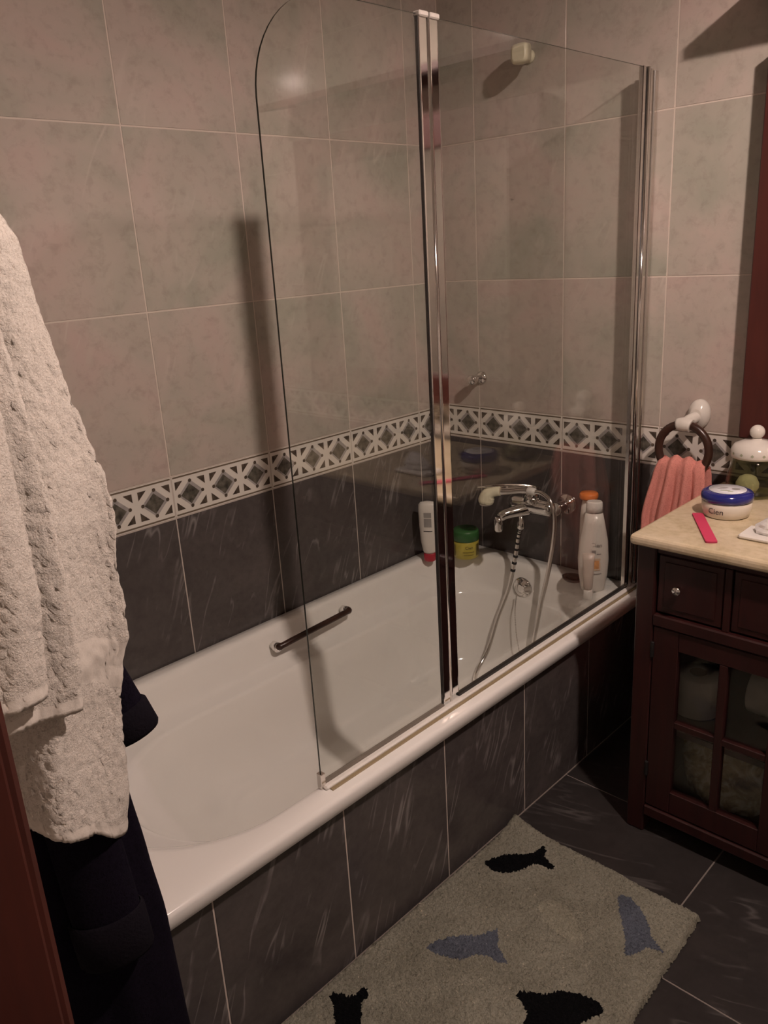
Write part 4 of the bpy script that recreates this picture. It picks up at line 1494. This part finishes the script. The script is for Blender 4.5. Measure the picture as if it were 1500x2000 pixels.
Tw = Thing('bath_towel', 'cream white terry bath towel hanging in folds over a navy robe', 'towel', hang(-0.1, 0, 0.80))
o = Tw.part('back_fold', mb, ['towel_white', 'towel_hem'])
o2 = Tw.part('middle_fold', (lambda m: (sheet(m, xrB, xlC, 1.553, lambda u: 0.978 - 0.026 * u, lambda u, z: -0.026, 50, 120, 2, 0.040, 0.004), m)[1])(MB()), ['towel_white', 'towel_hem'])
o3 = Tw.part('front_fold', (lambda m: (sheet(m, xrA, xlC, 1.551, lambda u: 1.0 - 0.01 * u, lambda u, z: -0.062, 44, 120, 3, 0.045, 0.004), m)[1])(MB()), ['towel_white', 'towel_hem'])
for q in (o, o2, o3):
    sd = q.modifiers.new('thick', 'SOLIDIFY'); sd.thickness = 0.007; sd.offset = 0

# navy dressing gown behind the towel
Rb = Thing('dressing_gown', 'dark navy dressing gown hanging under the cream towel', 'robe', hang(-0.14, 0.08, 0.2))
R = []
for i in range(60):
    t = i / 59
    z = 1.52 - (1.52 - 0.16) * t
    xr = interp([(0.16, 0.015), (0.418, -0.003), (0.581, -0.007), (0.686, -0.017), (0.777, -0.026), (0.95, -0.045), (1.2, -0.07), (1.4, -0.10), (1.52, -0.13)], z)
    xl = -0.215 + 0.03 * max(0, z - 1.2) / 0.3
    cx, a = (xr + xl) / 2, (xr - xl) / 2
    b2 = 0.045 * (0.5 + 0.5 * min(1, t * 2))
    ring = []
    for k in range(56):
        th = 2 * PI * k / 56
        fold = 1 + (0.10 * math.sin(7 * th + 2.5 * t + 0.5) + 0.06 * math.sin(13 * th - 3 * t)) * min(1, 0.3 + t) * abs(math.sin(th)) ** 0.5
        ring.append(hang(cx + a * math.cos(th), 0.125 + b2 * fold * math.sin(th) * 0.75, z))
    R.append(ring)
Rb.part('gown_body', MB().rings(R), 'robe_navy')
# sleeve with a charcoal cuff

def sleeve_ring(q, d, w_, dp, n=24):
    d = d.normalized()
    s = Vector((-d.z, 0, d.x))
    s = Vector((d.z * -1, 0, d.x)).normalized()
    out_ = []
    for k in range(n):
        a = 2 * PI * k / n
        p_ = q + s * (w_ * math.cos(a)) + Vector((0, 1, 0)) * (dp * math.sin(a))
        out_.append(hang(p_.x, p_.y, p_.z))
    return out_




def sleeve(path, w0, w1, dp, cl):
    sl = smooth_path(path, 6)
    R = []
    for i, q in enumerate(sl):
        d = sl[min(i + 1, len(sl) - 1)] - sl[max(i - 1, 0)]
        R.append(sleeve_ring(q, d, w0 + (w1 - w0) * i / (len(sl) - 1), dp * (0.7 + 0.3 * i / len(sl))))
    slv = Rb.part('sleeve', MB().rings(R, 0, True, False), 'robe_navy')
    d = sl[-1] - sl[-3]
    q, dn = sl[-1], (sl[-1] - sl[-3]).normalized()
    cuff = [sleeve_ring(q - dn * cl, d, w1 + 0.0005, dp + 0.001), sleeve_ring(q - dn * (cl - 0.004), d, w1 + 0.004, dp + 0.004), sleeve_ring(q, d, w1 + 0.004, dp + 0.004),
            sleeve_ring(q + dn * 0.004, d, w1 + 0.002, dp + 0.002), sleeve_ring(q, d, w1 - 0.003, dp - 0.004), sleeve_ring(q - dn * 0.05, d, w1 - 0.008, dp - 0.006)]
    Rb.part('cuff', MB().rings(cuff, 0, False, False), 'robe_cuff', slv, 'turned-back charcoal cuff')


sleeve([(-0.13, 0.12, 1.30), (-0.11, 0.12, 1.18), (-0.075, 0.12, 1.05), (-0.036, 0.115, 0.93), (-0.012, 0.113, 0.855)], 0.030, 0.030, 0.018, 0.035)
sleeve([(-0.12, 0.095, 1.25), (-0.105, 0.09, 1.05), (-0.09, 0.088, 0.86), (-0.078, 0.086, 0.70), (-0.070, 0.084, 0.585)], 0.035, 0.040, 0.022, 0.06)

# peg that carries both
c = hang(-0.17, 0.0, 1.58)
Pg = Thing('coat_peg', 'wooden coat peg on the wall carrying the towel and gown', 'hook', (c[0], FY, 1.58))
Pg.part('back_plate', MB().box(c[0] - 0.05, c[0] + 0.05, FY, FY + 0.015, 1.54, 1.62, bev=0.003), 'wood_dark')
Pg.part('peg', MB().tube([(c[0], FY + 0.012, 1.575), (c[0], FY + 0.05, 1.578), (c[0] + 0.01, FY + 0.10, 1.59), (c[0] + 0.012, FY + 0.115, 1.60)], [0.009, 0.008, 0.008, 0.012], 12), 'wood_dark')
